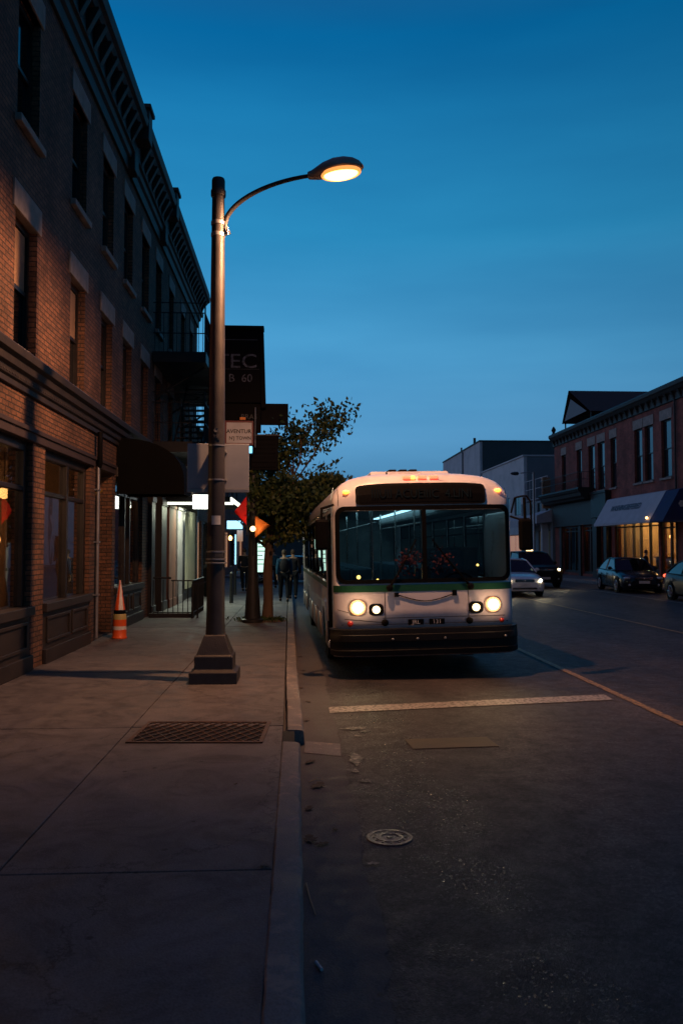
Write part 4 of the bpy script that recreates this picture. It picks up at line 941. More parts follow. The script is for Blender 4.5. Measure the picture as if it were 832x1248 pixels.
# ------------------------------------------------------------------ street things on the left pavement
t = thing('traffic_cone_barrel', 'orange and white traffic barrel topped with a narrow striped cone by the shop door', 'traffic cone', (-3.46, 16.35, .14))
g = MB(); 
def ring(prof, mat, nm): g = MB(); g.lathe(prof, n=20); return g.build(nm, mat, t, smooth=True)
ring([(.145, 0), (.15, .02), (.135, .04), (.133, .17)], 'orange', 'barrel_band'); ring([(.133, .17), (.132, .24)], 'conewhite', 'barrel_band'); ring([(.132, .24), (.130, .37)], 'orange', 'barrel_band'); ring([(.130, .37), (.128, .46), (.12, .475), (.02, .477)], 'coneyel', 'barrel_band')
ring([(.09, .478), (.115, .49), (.115, .53), (.09, .56), (.02, .56)], 'rubber', 'cone_foot')
g = MB(); h0, h1 = .555, 1.13; n = 20
for kk, mat in ((0, 'orange'), (1, 'conewhite')):
    g = MB()
    for k in range(n):
        if ((k // 3) % 2) != kk: continue
        a0, a1 = 2 * math.pi * k / n, 2 * math.pi * (k + 1) / n
        g.add([(.105 * math.cos(a0), .105 * math.sin(a0), h0), (.105 * math.cos(a1), .105 * math.sin(a1), h0), (.018 * math.cos(a1 + .9), .018 * math.sin(a1 + .9), h1), (.018 * math.cos(a0 + .9), .018 * math.sin(a0 + .9), h1)], [(0, 1, 2, 3)])
    g.build('cone_stripe', mat, t, fix=False)
t = thing('patio_railing', 'low black metal railing enclosing the far shop entrance, past the awning', 'railing', (-3.75, 21.2, .14))
g = MB(); g.tube([(.1, 0, 1.0), (.55, 0, 1.0)], .025, 8); g.tube([(.55, 0, .93), (1.1, 0, .93), (1.1, 2.4, .93)], .018, 8); g.tube([(.1, 0, .12), (1.1, 0, .12), (1.1, 2.4, .12)], .016, 6)
for x in [.1 + i * .125 for i in range(9)]: g.tube([(x, 0, .0), (x, 0, .95)], .012 if 0 < x < 1.05 else .024, 6)
for i in range(1, 17): g.tube([(1.1, i * .15, .0), (1.1, i * .15, .93)], .010, 6)
g.build('rails', 'iron', t, smooth=True); MB().box(.0, 1.14, -.05, .05, 0, .10).build('plinth', 'iron', t, bevel=.01)
t = thing('patio_rail_post', 'short black barrier arm with two legs, right end of the patio railing', 'barrier', (-2.62, 20.9, .14))
g = MB(); g.tube([(0, 0, .85), (.18, .1, .86), (.30, .2, .9)], .02, 6); g.tube([(.0, 0, 0), (.0, 0, .85)], .03, 8); g.tube([(.12, .05, 0), (.12, .05, .85)], .02, 8); g.build('legs', 'iron', t)
t = thing('litter_bin', 'dark pavement litter bin standing behind the street lamp post', 'bin', (-3.1, 30.1, .14))
MB().lathe([(.26, .0), (.28, .05), (.30, 1.0), (.31, 1.02)], n=4).build('body', 'black', t, bevel=.02); MB().lathe([(.32, 1.02), (.33, 1.06), (.2, 1.2), (.02, 1.22)], n=4).build('lid', 'iron', t, bevel=.02)
t = thing('poster_kiosk', 'glowing pale green poster panel stand between post and tree trunk, far down the sidewalk', 'advertising panel', (-1.60, 38.4, .14))
MB().box(-.32, .32, -.06, .06, .55, 2.2).build('housing', 'black', t, bevel=.02); MB().box(-.27, .27, -.07, -.061, .65, 2.12).build('lit_poster', 'e_kiosk', t)
g = MB(); 
for i in range(5): g.box(-.22, .1 - .05 * (i % 3), -.074, -.071, 1.0 + i * .2, 1.04 + i * .2)
g.box(-.2, .2, -.074, -.071, 1.95, 2.03); g.build('poster_text_lines', 'greywall', t); g = MB(); g.box(-.25, -.17, -.04, .04, 0, .55); g.box(.17, .25, -.04, .04, 0, .55); g.build('legs', 'iron', t)
t = thing('blue_blade_sign', 'pale blue lit blade sign hanging over the far sidewalk', 'sign', (-2.75, 36.5, 2.75))
MB().box(-.34, .34, -.05, .05, 0, .36).build('lit_face', 'e_cyanw', t, bevel=.01); MB().box(-1.1, .36, -.03, .03, .361, .40).build('bracket', 'iron', t)
t = thing('wall_lantern', 'warm orange lantern on the wall of the low corner building', 'lamp', (-3.0, 37.2, 2.35))
MB().ball((0, 0, 0), .085, 8, sz=1.3).build('glass', 'e_globe', t, smooth=True); MB().box(-.85, .02, -.02, .02, .13, .16).build('bracket', 'iron', t)
t = thing('orange_banner', 'small orange lit banner beside the far wall lantern', 'banner', (-2.55, 36.9, 2.2)); MB().box(-.13, .13, -.03, .03, 0, .5).build('lit_face', 'e_orange', t, bevel=.01); MB().box(-1.3, .14, -.015, .015, .501, .53).build('bracket', 'iron', t)
for i, (x, y) in enumerate(((-2.35, 31.5), (-2.1, 26.6))):
    o = MB().lathe([(.06, 0), (.07, .02), (.06, .05), (.055, .9), (.06, .95), (.02, 1.0)], n=12).build('bollard', 'iron', None, smooth=True); o.location = (x, y, .14)
    tag(o, ['slim black bollard on the pavement, nearer the corner building', 'slim black bollard directly behind the street lamp post'][i], 'bollard', 'bollards on the left sidewalk')

# ------------------------------------------------------------------ people
def skinmesh(name, verts, edges, rad, mat, parent, sub=2):
    me = bpy.data.meshes.new(name); me.from_pydata([Vector(v) for v in verts], edges, []); o = bpy.data.objects.new(name + '_s', me); COL.objects.link(o)
    md = o.modifiers.new('k', 'SKIN'); md.use_smooth_shade = True
    sv = me.skin_vertices[0].data
    for i, r in enumerate(rad): sv[i].radius = (r if isinstance(r, tuple) else (r, r)); sv[i].use_root = (i == 0)
    m2 = o.modifiers.new('u', 'SUBSURF'); m2.levels = m2.render_levels = sub
    bpy.context.view_layer.update(); dg = bpy.context.evaluated_depsgraph_get()
    nm = bpy.data.meshes.new_from_object(o.evaluated_get(dg)); bpy.data.objects.remove(o)
    nm.name = name; nm.materials.clear(); nm.materials.append(M[mat]); nm.polygons.foreach_set('use_smooth', [True] * len(nm.polygons))
    r = bpy.data.objects.new(name, nm); COL.objects.link(r); r.parent = parent; CHD.setdefault(parent.name, []).append(r); return r
def person(label, loc, rz, stride=.18, H=1.68, top='jacket', bag=False, group='pedestrians along the pavements', arm=.12):
    t = thing('person', label, 'person', loc, rz, group); k = H / 1.7
    hip = .92
    V = [(0, 0, .95), (0, 0, 1.12), (0, 0, 1.32), (0, 0, 1.44), (0, -.01, 1.50), (0, -.02, 1.58), (0, -.025, 1.66),
         (.10, 0, .90), (.11, -stride * .45, .50), (.11, -stride, .09), (.11, -stride - .14, .035),
         (-.10, 0, .90), (-.11, stride * .25, .50), (-.11, stride, .10), (-.11, stride - .13, .04),
         (.18, 0, 1.40), (.23, .02 + arm * .4, 1.14), (.24, -.06 + arm, .90), (.235, -.09 + arm, .82),
         (-.18, 0, 1.40), (-.23, .02 - arm * .4, 1.14), (-.24, -.08 - arm, .90), (-.235, -.11 - arm, .82)]
    E = [(0, 1), (1, 2), (2, 3), (3, 4), (4, 5), (5, 6), (0, 7), (7, 8), (8, 9), (9, 10), (0, 11), (11, 12), (12, 13), (13, 14), (3, 15), (15, 16), (16, 17), (17, 18), (3, 19), (19, 20), (20, 21), (21, 22)]
    Rr = [(.14, .10), (.125, .09), (.15, .10), (.11, .08), .05, (.072, .085), (.068, .08), .085, .06, .042, .035, .085, .06, .042, .035, .055, .042, .032, .03, .055, .042, .032, .03]
    V = [(x * k, y * k, z * k) for x, y, z in V]
    skinmesh('body', V, E, Rr, 'skin', t)
    jv = [V[i] for i in (0, 1, 2, 3, 15, 16, 17, 19, 20, 21)]; je = [(0, 1), (1, 2), (2, 3), (3, 4), (4, 5), (5, 6), (3, 7), (7, 8), (8, 9)]
    skinmesh('jacket', jv, je, [(.18, .14), (.165, .13), (.18, .135), (.12, .10), .085, .068, .052, .085, .068, .052], top, t)
    tv = [V[i] for i in (0, 7, 8, 9, 11, 12, 13)]; te = [(0, 1), (1, 2), (2, 3), (0, 4), (4, 5), (5, 6)]
    skinmesh('trousers', tv, te, [(.16, .12), .11, .082, .062, .11, .082, .062], 'trouser', t)
    g = MB(); g.ball((0, .0, 1.665 * k), .098, 10, sx=.86, sy=1.0, sz=1.0); g.build('hair', 'hair', t, smooth=True)
    g = MB()
    for s_ in (-1, 1): g.ball((s_ * .03, -.098 * k, 1.60 * k), .011, 6)
    g.tube([(0, -.10, 1.60 * k), (0, -.125, 1.565 * k)], [.008, .014], 6); g.box(-.022, .022, -.105, -.095, 1.532 * k, 1.54 * k); g.build('face_features', 'skin', t)
    for s_ in (-1, 1):
        g = MB(); x = s_ * .11 * k; y = (-stride if s_ > 0 else stride) * k
        g.ball((x, y - .06, .045), .065, 8, sx=.7, sy=1.9, sz=.7); g.build('shoe', 'black', t, smooth=True)
        hx, hy, hz = V[18] if s_ > 0 else V[22]
        g = MB(); g.ball((hx, hy - .005, hz - .03), .035, 8, sx=.45, sz=1.2)
        for q in range(4): g.tube([(hx, hy - .03 + q * .017, hz - .06), (hx - s_ * .008, hy - .034 + q * .018, hz - .1), (hx - s_ * .02, hy - .036 + q * .018, hz - .135 + .01 * abs(q - 1.5))], [.009, .008, .006], 6)
        g.tube([(hx, hy - .035, hz - .01), (hx - s_ * .01, hy - .06, hz - .045), (hx - s_ * .015, hy - .062, hz - .075)], [.011, .009, .007], 6)
        g.build('hand', 'skin', t, smooth=True)
    if bag:
        g = MB(); g.ball((0, .19, 1.22 * k), .17, 10, sx=.95, sy=.65, sz=1.35); g.build('backpack', 'jacket2', t, smooth=True)
    return t
person('person in a blue jacket walking away past the tree trunk', (-.42, 27.2, .14), R(184), .2, 1.66, 'jacket', True)
person('person in dark clothes just right of the blue jacket, beside the bus', (-.14, 28.6, .144), R(175), .14, 1.66, 'jacket2')
person('person in a teal top standing by the far side street corner', (-1.05, 36.6, .14), R(200), .05, 1.7, 'jacket3')
person('dark figure seen between the lamp post and the sign post', (-2.15, 34.0, .14), R(170), .16, 1.7, 'jacket2')
person('dark figure standing outside the lit shop across the street', (16.7, 38.6, .14), R(60), .04, 1.62, 'jacket2')

# ------------------------------------------------------------------ right brick building
RX = 18.0
BR = thing('red_brick_building', 'two storey dark red brick building with lit shops across the street', 'building', (RX, 36, .14))
rw = [(54.05, 54.9), (51.0, 51.95), (48.7, 49.8), (47.1, 48.2), (45.35, 46.2), (41.85, 42.85), (40.55, 41.55), (38.5, 39.6), (35.2, 36.3), (32.4, 33.5)]
ops = [(a, b, 5.35, 8.2) for a, b in rw] + [(46.75, 47.75, .14, 3.65), (40.1, 45.75, .3, 3.3), (38.0, 39.9, .3, 3.3), (31, 37.2, .3, 3.3), (48.6, 51.0, .3, 3.3), (51.5, 54.8, .3, 3.3)]
g = MB(); wall(g, RX, .35, 28, 56.5, .14, 9.2, ops); g.box(RX + .351, RX + 14, 56.2, 56.5, .14, 9.5); g.box(RX + .352, RX + 14, 28, 28.3, .14, 9.5); g.box(RX + .353, RX + 14, 28.3, 56.2, 9.2, 9.4); g.build('wall', 'brickR', BR, world=True)
g = MB(); g.prism([(RX - .002, 8.95), (RX - .08, 8.98), (RX - .10, 9.3), (RX - .22, 9.4), (RX - .30, 9.52), (RX - .36, 9.58), (RX - .38, 9.72), (RX - .34, 9.80), (RX + .5, 9.85), (RX + .5, 9.42), (RX - .002, 9.21)], 27.9, 56.65)
y = 28.1
while y < 56.4: g.prism([(RX - .09, 9.0), (RX - .28, 9.36), (RX - .2, 9.38), (RX - .09, 9.3)], y, y + .14); y += .7
g.build('cornice', 'trim', BR, world=True)
g = MB(); g.lathe([(.12, 9.8), (.16, 9.85), (.08, 9.95), (.17, 10.15), (.1, 10.3), (.01, 10.42)], (RX - .1, 56.3, 0), 12); g.build('finial', 'trim', BR, world=True, smooth=True)
for i, (a, b) in enumerate(rw): make_sash(b - a, 2.85, BR, (0, a - 36, 5.35 - .14), pane='paneR', sgn=-1, lh=.5)
g = MB(); g.box(RX + 1.2, RX + 1.3, 28.3, 56.2, 4.6, 9.2); g.box(RX + .36, RX + 8, 28.3, 56.2, 3.8, 4.1); g.build('inner_floor', 'dark', BR, world=True)
# lit interiors
g = MB(); g.box(RX + 3.4, RX + 3.5, 28.4, 46.2, .14, 3.7); g.box(RX + .36, RX + 3.4, 28.4, 56.1, .10, .155); g.box(RX + .36, RX + 3.4, 45.9, 46.1, .16, 3.7); g.box(RX + .36, RX + 3.4, 37.4, 37.6, .16, 3.7); g.box(RX + .36, RX + 3.4, 48.2, 48.4, .16, 3.7); g.box(RX + 1.6, RX + 1.7, 46.2, 56.1, .16, 3.7); g.box(RX + .36, RX + 3.4, 28.4, 56.1, 3.7, 3.78)
g.build('shop_interior', 'plaster', BR, world=True)
curtain(RX + .5, 46.75, 47.7, .25, 3.6, .05, .3).build('door_curtain', 'curtain', BR, world=True, smooth='all', fix=False)
curtain(RX + .7, 43.9, 45.7, .3, 3.2, .06, .35).build('shop_curtain', 'curtain', BR, world=True, smooth='all', fix=False)
curtain(RX + .9, 49, 54.6, .3, 3.2, .1, .5).build('shop_curtain', 'brownwall', BR, world=True, smooth='all', fix=False)
g = MB()
for a, h in ((40.6, 1.1), (42.2, 1.4), (43.1, .9), (38.5, 1.2)): g.box(RX + 1.1, RX + 1.6, a, a + .7, .16, h); g.box(RX + 1.0, RX + 1.7, a - .05, a + .75, h, h + .04)
g.build('display_counters', 'frame2', BR, world=True)
for a, b, mu, zt in ((46.75, 47.75, [47.25], 2.55), (40.1, 45.75, [41.3, 42.45, 43.4, 44.6], 3.05), (38.0, 39.9, [38.9], 2.9), (31, 37.2, [33, 35], 3.0), (48.6, 51.0, [49.8], 3.0), (51.5, 54.8, [52.6, 53.7], 3.0)):
    top = 3.65 if a == 46.75 else 3.3
    g = MB(); xa, xb = RX + .08, RX + .2
    g.box(xa, xb, a, a + .09, .16, top); g.box(xa, xb, b - .09, b, .16, top); g.box(xa, xb, a + .09, b - .09, top - .09, top)
    for m in mu: g.box(xa - .005, xb, m - .05, m + .05, .16, top - .09)
    g.box(xa + .01, xb - .01, a + .09, b - .09, zt - .035, zt + .035); g.box(xa + .005, xb - .005, a + .09, b - .09, .16, .45)
    f = g.build('shop_window', 'frame', BR, world=True)
    g = MB(); g.box(RX + .13, RX + .136, a + .09, b - .09, .45, top - .09); c = g.build('shop_glass', 'farglass', f); c.location = -Vector(BR.location)
for y, p in ((47.2, 190), (44.6, 150), (42, 170), (39.6, 140), (36, 110)): lamp('shop_lamp', 'POINT', (RX + 1.9, y, 3.3), p, (1., .70, .32), size=.12)
for y in (49.8, 53): lamp('shop_lamp', 'POINT', (RX + .75, y, 3.2), 9, (1., .55, .22), size=.12)
for y, z in ((41.9, 2.5), (40.9, 2.9), (43.0, 2.75)):
    g = MB(); g.ball((RX + 1.5, y, z), .11, 8); o = g.build('pendant_globe', 'e_globe', BR, world=True, smooth=True)
# balcony over dark shopfront
g = MB(); g.prism([(RX - .003, 5.6), (RX - 1.0, 5.6), (RX - 1.05, 5.5), (RX - .98, 5.35), (RX - .9, 5.3), (RX - .85, 5.1), (RX - .7, 5.0), (RX - .65, 4.9), (RX - .003, 4.85)], 48.8, 57.0); bl = g.build('balcony', 'trim', BR, world=True)
g = MB()
for h in (.5, .95): g.tube([(RX - .05, 48.85, 5.6 + h), (RX - .95, 48.85, 5.6 + h), (RX - .95, 56.9, 5.6 + h)], .018, 6)
y = 48.85
while y < 56.9: g.tube([(RX - .95, y, 5.6), (RX - .95, y, 6.55)], .012, 5); y += .22
for i in range(5): g.tube([(RX - .05 - i * .2, 48.85, 5.6), (RX - .05 - i * .2, 48.85, 6.55)], .012, 5)
c = g.build('balcony_railing', 'iron', bl); c.location = -Vector(BR.location)
g = MB(); g.box(RX - .35, RX - .004, 46.2, 48.6, 3.7, 5.25); g.box(RX - .40, RX - .35, 46.1, 48.7, 5.1, 5.25); g.box(RX - .3, RX - .004, 46.25, 46.7, .14, 3.7); g.box(RX - .3, RX - .004, 47.8, 48.5, .14, 3.7); g.build('bay_fascia', 'frame', BR, world=True, bevel=.02)
g = MB(); g.box(RX - .2, RX - .004, 48.62, 56.4, 3.35, 4.84); g.build('shop_fascia', 'frame2', BR, world=True)
for y in (51.1, 54.85): g = MB(); g.box(RX - .12, RX - .004, y, y + .38, .14, 3.34); g.build('pilaster', 'frame2', BR, world=True)
g = MB(); g.tube([(RX - .1, 37.9, 9.0), (RX - .1, 37.9, .3)], .05, 8); g.build('downpipe', 'iron', BR, world=True)
# awning: white front, navy end
y0, y1 = 38.2, 45.6
g = MB(); g.add([(RX - 1.25, y0, 3.22), (RX - 1.25, y1, 3.22), (RX - .45, y1, 4.62), (RX - .45, y0, 4.62), (RX - .02, y0, 4.72), (RX - .02, y1, 4.72)], [(0, 1, 2, 3), (3, 2, 5, 4)]); g.add([(RX - 1.25, y0, 3.22), (RX - 1.25, y1, 3.22), (RX - 1.25, y1, 3.12), (RX - 1.25, y0, 3.12)], [(0, 1, 2, 3)])
aw = g.build('awning', 'awnwhite', BR, world=True, solid=.012, fix=False)
BRo = -Vector(BR.location)
for y in (y0 - .012, y1 + .012):
    g = MB(); g.add([(RX - 1.25, y, 3.12), (RX - 1.25, y, 3.22), (RX - .45, y, 4.64), (RX - .02, y, 4.74), (RX - .02, y, 3.12)], [(0, 1, 2, 3, 4)]); c = g.build('awning_end', 'awnnavy', aw, solid=.01, fix=False); c.location = BRo
g = MB(); g.box(RX - 1.27, RX - .01, y0 - 1.4, y0 - .03, 3.12, 3.2); g.prism([(RX - 1.25, 3.2), (RX - .45, 4.62), (RX - .02, 4.72), (RX - .02, 3.2)], y0 - 1.4, y0 - .03); c = g.build('awning_wing', 'awnnavy', aw); c.location = BRo
tx = text('awning_letters', 'WASHINGBEFERED', .5, 'navyink', aw, (0, 0, 0), depth=.003, sx=.92, bold=.004)
dirv = Vector((RX - .45 - (RX - 1.25), 0, 1.4)).normalized(); nx = Vector((-1.4, 0, .8)).normalized()
rm = Matrix((Vector((0, -1, 0)), dirv, nx)).transposed(); tx.rotation_euler = rm.to_euler(); tx.location = Vector((RX - .80, 42.2, 4.02)) + nx * .02 - Vector(BR.location)
g = MB(); cx, cz = RX - .35, 3.95
for k in range(6): a = k * math.pi / 3; g.ball((cx + .11 * math.cos(a), y0 - 1.42, cz + .11 * math.sin(a)), .06, 6, sy=.2)
g.ball((cx, y0 - 1.42, cz), .05, 6, sy=.2); c = g.build('flower_emblem', 'signwhite', aw); c.location = BRo
g = MB(); g.ball((RX - 1.28, 38.5, 3.35), .06, 8); c = g.build('awning_lamp', 'e_globe', aw); c.location = BRo
# roof pavilion
t = thing('roof_pavilion', 'brown pitched roof shelter on thin posts atop the red brick building', 'shelter', (18.4, 50.5, 9.4))
g = MB(); x0, x1, y0, y1, ze, zr = 0, 9, 0, 5.5, 1.15, 3.3
ym = (y0 + y1) / 2
g.add([(x0, y0, ze), (x1, y0, ze), (x1, y1, ze), (x0, y1, ze), (x0 + .15, y1 - 1.0, zr), (x1, y1 - 1.0, zr)], [(0, 1, 5, 4), (3, 4, 5, 2), (1, 2, 5), (0, 3, 2, 1)])
g.build('roof', 'shed', t); g = MB(); g.add([(x0 - .01, y0 + .6, ze + .1), (x0 - .01, y1 - .6, ze + .1), (x0 + .08, y1 - 1.6, zr - .7)], [(0, 1, 2)]); g.build('gable_panel', 'greywall', t, fix=False)
g = MB()
for x in (.15, 3, 6, 8.8):
    for y in (.2, 5.2): g.tube([(x, y, 0), (x, y, ze)], .05, 6)
g.box(2.0, 8.8, 2.0, 4.5, 0, ze - .01); g.build('posts', 'iron', t)

# ------------------------------------------------------------------ pale and grey buildings further down
t = simple_building('pale_flat_building', 'pale grey flat roofed building behind the right side of the bus', 18.2, 34, 65, 79.9, 9.3, M['whitewall'], [(66, 68, 4.6, 6.2), (69.5, 71.5, 4.6, 6.2), (73, 75, 4.6, 6.2), (66, 70, .5, 3), (71.5, 76, .5, 3)], 18.2, -1, cap=False, lit=[None, None, None, 'e_orange', None])
g = MB(); g.box(18.46, 34, 64.96, 64.998, .14, 9.28); g.build('side_cladding', 'greywall', t, world=True); g = MB(); g.box(18.1, 34, 64.9, 80, 9.302, 9.42); g.build('roof_edge', 'whitewall', t, world=True)
t = simple_building('slate_clad_building', 'tallest far building with dark slate end wall and pale street front', 18.1, 36, 80.4, 101, 12.5, M['whitewall'], [(83, 86, .5, 3.2), (90, 93, .5, 3.2)], 18.1, -1, cap=False)
g = MB(); g.box(18.36, 36, 80.3, 80.398, .14, 12.48); g.build('side_cladding', 'slate', t, world=True)
g = MB(); g.box(18, 36, 80.25, 101, 12.502, 12.62); g.build('roof_edge', 'trim', t, world=True)
g = MB(); g.tube([(18.8, 86, 12.6), (18.8, 86, 13.6)], .14, 8); g.tube([(18.6, 92, 12.6), (18.6, 92, 13.3)], .1, 8); g.build('vent_pipe', 'iron', t, world=True); g = MB(); g.box(17.95, 18.09, 88.5, 88.7, 0.2, 12.4); g.build('downpipe', 'greywall', t, world=True)
simple_building('far_right_building', 'low building beyond the slate clad one, down the right side', 18, 34, 102, 140, 8, M['brickR'], [(104, 108, .5, 3), (112, 116, .5, 3)], 18, -1)
t = simple_building('low_shop_building', 'low shop with white canopies between the red brick and pale buildings', 17.9, 30, 56.8, 64.8, 5.4, M['greywall'], [(57.3, 60.2, .4, 3.2), (61, 64.2, .4, 3.2), (57.6, 58.4, 4.5, 5.3 - .05), (59.6, 60.4, 4.5, 5.25), (61.6, 62.4, 4.5, 5.25)], 17.9, -1, cap=False, lit=['plaster', 'plaster', None, None, None])
for a, b, z in ((56.9, 59.6, 3.75), (59.9, 64.7, 3.6)):
    g = MB(); g.prism([(17.88, z + .85), (16.8, z + .45), (16.8, z - .1), (16.86, z - .1), (17.88, z + .0)], a, b); g.build('canopy', 'awnwhite', t, world=True)
g = MB(); g.box(17.3, 17.85, 57.0, 57.25, 4.7, 6.9); g.build('blade_sign', 'tan', t, world=True); g = MB(); g.box(17.4, 17.85, 57.6, 57.9, .14, 3.7); g.build('pilaster', 'whitewall', t, world=True)
g = MB(); 
for h in (5.6, 6.4, 7.1): g.tube([(17.95, 58, h), (17.95, 64, h)], .025, 5)
for y in (58, 59.5, 61, 62.5, 64): g.tube([(17.95, y, 5.4), (17.95, y, 7.1)], .03, 5)
g.build('roof_railing', 'whitewall', t, world=True)
# unlit street lamp across the road
t = thing('far_street_lamp', 'unlit cobra head street lamp across the road, before the low shop', 'street lamp', (16.2, 55.5, .14))
MB().lathe([(.14, 0), (.12, .3), (.09, .35), (.07, 7.0), (.05, 7.0)], n=12).build('pole', 'steel', t, smooth=True)
MB().tube([(0, 0, 6.9), (-.3, 0, 7.0), (-.9, 0, 6.9)], .035, 8).build('arm', 'steel', t, smooth=True)
g = MB(); g.lathe([(.02, -.5), (.08, -.42), (.13, -.2), (.12, 0), (.05, .08)], (-1.1, 0, 6.88), 12, 'x'); g.build('lamp_head', 'pole', t, smooth=True)

# ------------------------------------------------------------------ cars
def make_car(label, loc, rz, paint, lit=0, kind='sedan', plate=True, tail=None, group='cars in the street', rooflight=False):
    t = thing('parked_car' if not lit else 'moving_car', label, 'car', loc, rz, group)
    if kind == 'sedan':
        Lc, W, st = 4.6, .90, [(0, .60, .34, .55), (.04, .78, .24, .64), (.16, .90, .19, .70), (.45, .97, .17, .79), (1.0, 1., .17, .88), (1.45, 1., .17, .94), (2.4, 1., .17, .96), (3.5, 1., .17, .98), (3.95, .985, .18, 1.0), (4.35, .93, .22, .99), (4.52, .86, .28, .93), (4.6, .70, .38, .80)]
        gh = [(1.25, .84, .93), (1.95, .66, 1.38), (2.5, .64, 1.45), (3.2, .64, 1.42), (3.55, .66, 1.34), (4.15, .80, 1.0)]
        belt, wh, wr = .95, (.88, 3.62), .325
    else:
        Lc, W, st = 4.7, .95, [(0, .66, .40, .85), (.04, .82, .30, .93), (.14, .93, .26, .99), (.4, .98, .24, 1.03), (1.0, 1., .24, 1.07), (1.35, 1., .24, 1.10), (2.4, 1., .24, 1.12), (3.6, 1., .24, 1.13), (4.3, .98, .26, 1.14), (4.55, .95, .30, 1.12), (4.66, .88, .36, 1.0), (4.7, .75, .45, .85)]
        gh = [(1.15, .88, 1.09), (1.75, .73, 1.62), (2.4, .71, 1.72), (3.6, .71, 1.70), (4.2, .73, 1.62), (4.5, .85, 1.12)]
        belt, wh, wr = 1.1, (.92, 3.75), .37
    rows = []
    for y, f, lo, tp in st:
        w_ = W * f; half = [(w_ * .88, lo), (w_ * .985, lo + .08), (w_, lo + .22), (w_ * .995, (lo + tp) / 2 + .08), (w_ * .965, tp - .10), (w_ * .90, tp - .03), (w_ * .7, tp + .005), (w_ * .35, tp + .025), (0, tp + .03)]
        rows.append([(-x, y, z) for x, z in half] + [(x, y, z) for x, z in reversed(half[:-1])])
    g = MB(); g.grid(rows); g.add(rows[0], [tuple(range(17))]); g.add(rows[-1], [tuple(range(16, -1, -1))])
    g.grid([[rows[i][0], rows[i][-1]] for i in range(len(rows))])
    g.build('body', paint, t, smooth=True)
    # greenhouse
    gl = MB(); 
    def sec(y, w_, z): 
        return [(-w_ - (.0), y, z), (w_, y, z)]
    # windscreen, rear screen, sides
    L0 = gh
    bw = .84 * W / .90 if kind == 'sedan' else .9
    a0, a1, a2, a3, a4, a5 = L0
    ws = [[(-a0[1] * .98, a0[0], a0[2]), (0, a0[0] - .06, a0[2] + .02), (a0[1] * .98, a0[0], a0[2])], [(-a1[1], a1[0], a1[2]), (0, a1[0] - .05, a1[2] + .02), (a1[1], a1[0], a1[2])]]
    g = MB(); g.grid(ws); g.build('windscreen', 'carglass', t, smooth='all', fix=False)
    g = MB(); g.grid([[(-a4[1], a4[0], a4[2]), (0, a4[0] + .04, a4[2] + .02), (a4[1], a4[0], a4[2])], [(-a5[1], a5[0], a5[2]), (0, a5[0] + .04, a5[2]), (a5[1], a5[0], a5[2])]]); g.build('rear_window', 'carglass', t, fix=False)
    for s_ in (-1, 1):
        g = MB(); pts_t = [(s_ * a[1], a[0], a[2] - .0) for a in (a1, a2, a3, a4)]
        g.add([(s_ * a0[1], a0[0], belt)] + pts_t + [(s_ * a5[1], a5[0], belt + .02)], [(0, 1, 2, 3, 4, 5)]); g.build('side_window', 'carglass', t, fix=False)
        g = MB()
        for p, q in ((a0, a1), (a5, a4)): g.tube([(s_ * p[1], p[0], p[2]), (s_ * q[1], q[0], q[2])], .032, 6)
        ym = (a2[0] + a3[0]) / 2 - .05; g.tube([(s_ * (a2[1] + a0[1]) / 2 + s_ * .08, ym, belt), (s_ * a2[1], ym, a2[2] - .02)], .03, 6)
        g.tube([(s_ * a[1], a[0], a[2]) for a in (a1, a2, a3, a4)], .028, 6)
        g.tube([(s_ * (a0[1] + .01), a0[0], belt), (s_ * W * .955, 2.4, belt - .01), (s_ * (a5[1] + .01), a5[0], belt + .02)], .018, 6)
        g.build('pillar', paint, t, smooth=True)
        g = MB(); mx, my, mz = s_ * (W + .08), a0[0] + .35, belt + .08; g.ball((mx, my, mz), .10, 8, sx=1., sy=.6, sz=.75); g.tube([(s_ * W * .93, my, mz - .04), (mx, my, mz - .03)], .02, 6); g.build('wing_mirror', paint, t, smooth=True)
        g = MB(); yy_ = 2.0; 
        for yy_ in (1.5, 2.45, 3.4): g.box(min(s_ * W * .99, s_ * (W + .004)), max(s_ * W * .99, s_ * (W + .004)), yy_, yy_ + .012, .32, belt - .12)
        g.box(min(s_ * W * .985, s_ * (W + .02)), max(s_ * W * .985, s_ * (W + .02)), 2.25, 2.40, .74, .765); g.box(min(s_ * W * .985, s_ * (W + .02)), max(s_ * W * .985, s_ * (W + .02)), 3.2, 3.35, .74, .765); g.build('door_trim', 'black', t)
    g = MB(); g.grid([[(-a[1], a[0], a[2]), (-a[1] * .5, a[0], a[2] + .035), (0, a[0], a[2] + .045), (a[1] * .5, a[0], a[2] + .035), (a[1], a[0], a[2])] for a in (a1, a2, a3, a4)]); g.build('roof', paint, t, smooth='all', solid=.01, fix=False)
    # seats so that the cabin is not empty
    g = MB()
    for x in (-.36, .36): g.box(x - .24, x + .24, 2.3, 2.45, .5, 1.12); g.box(x - .12, x + .12, 2.33, 2.43, 1.13, 1.3); g.box(x - .24, x + .24, 1.9, 2.4, .45, .6)
    g.box(-.6, .6, 3.3, 3.45, .5, 1.12); g.box(-.7, .7, 1.3, 1.55, .8, belt); g.build('seats', 'black', t, bevel=.03)
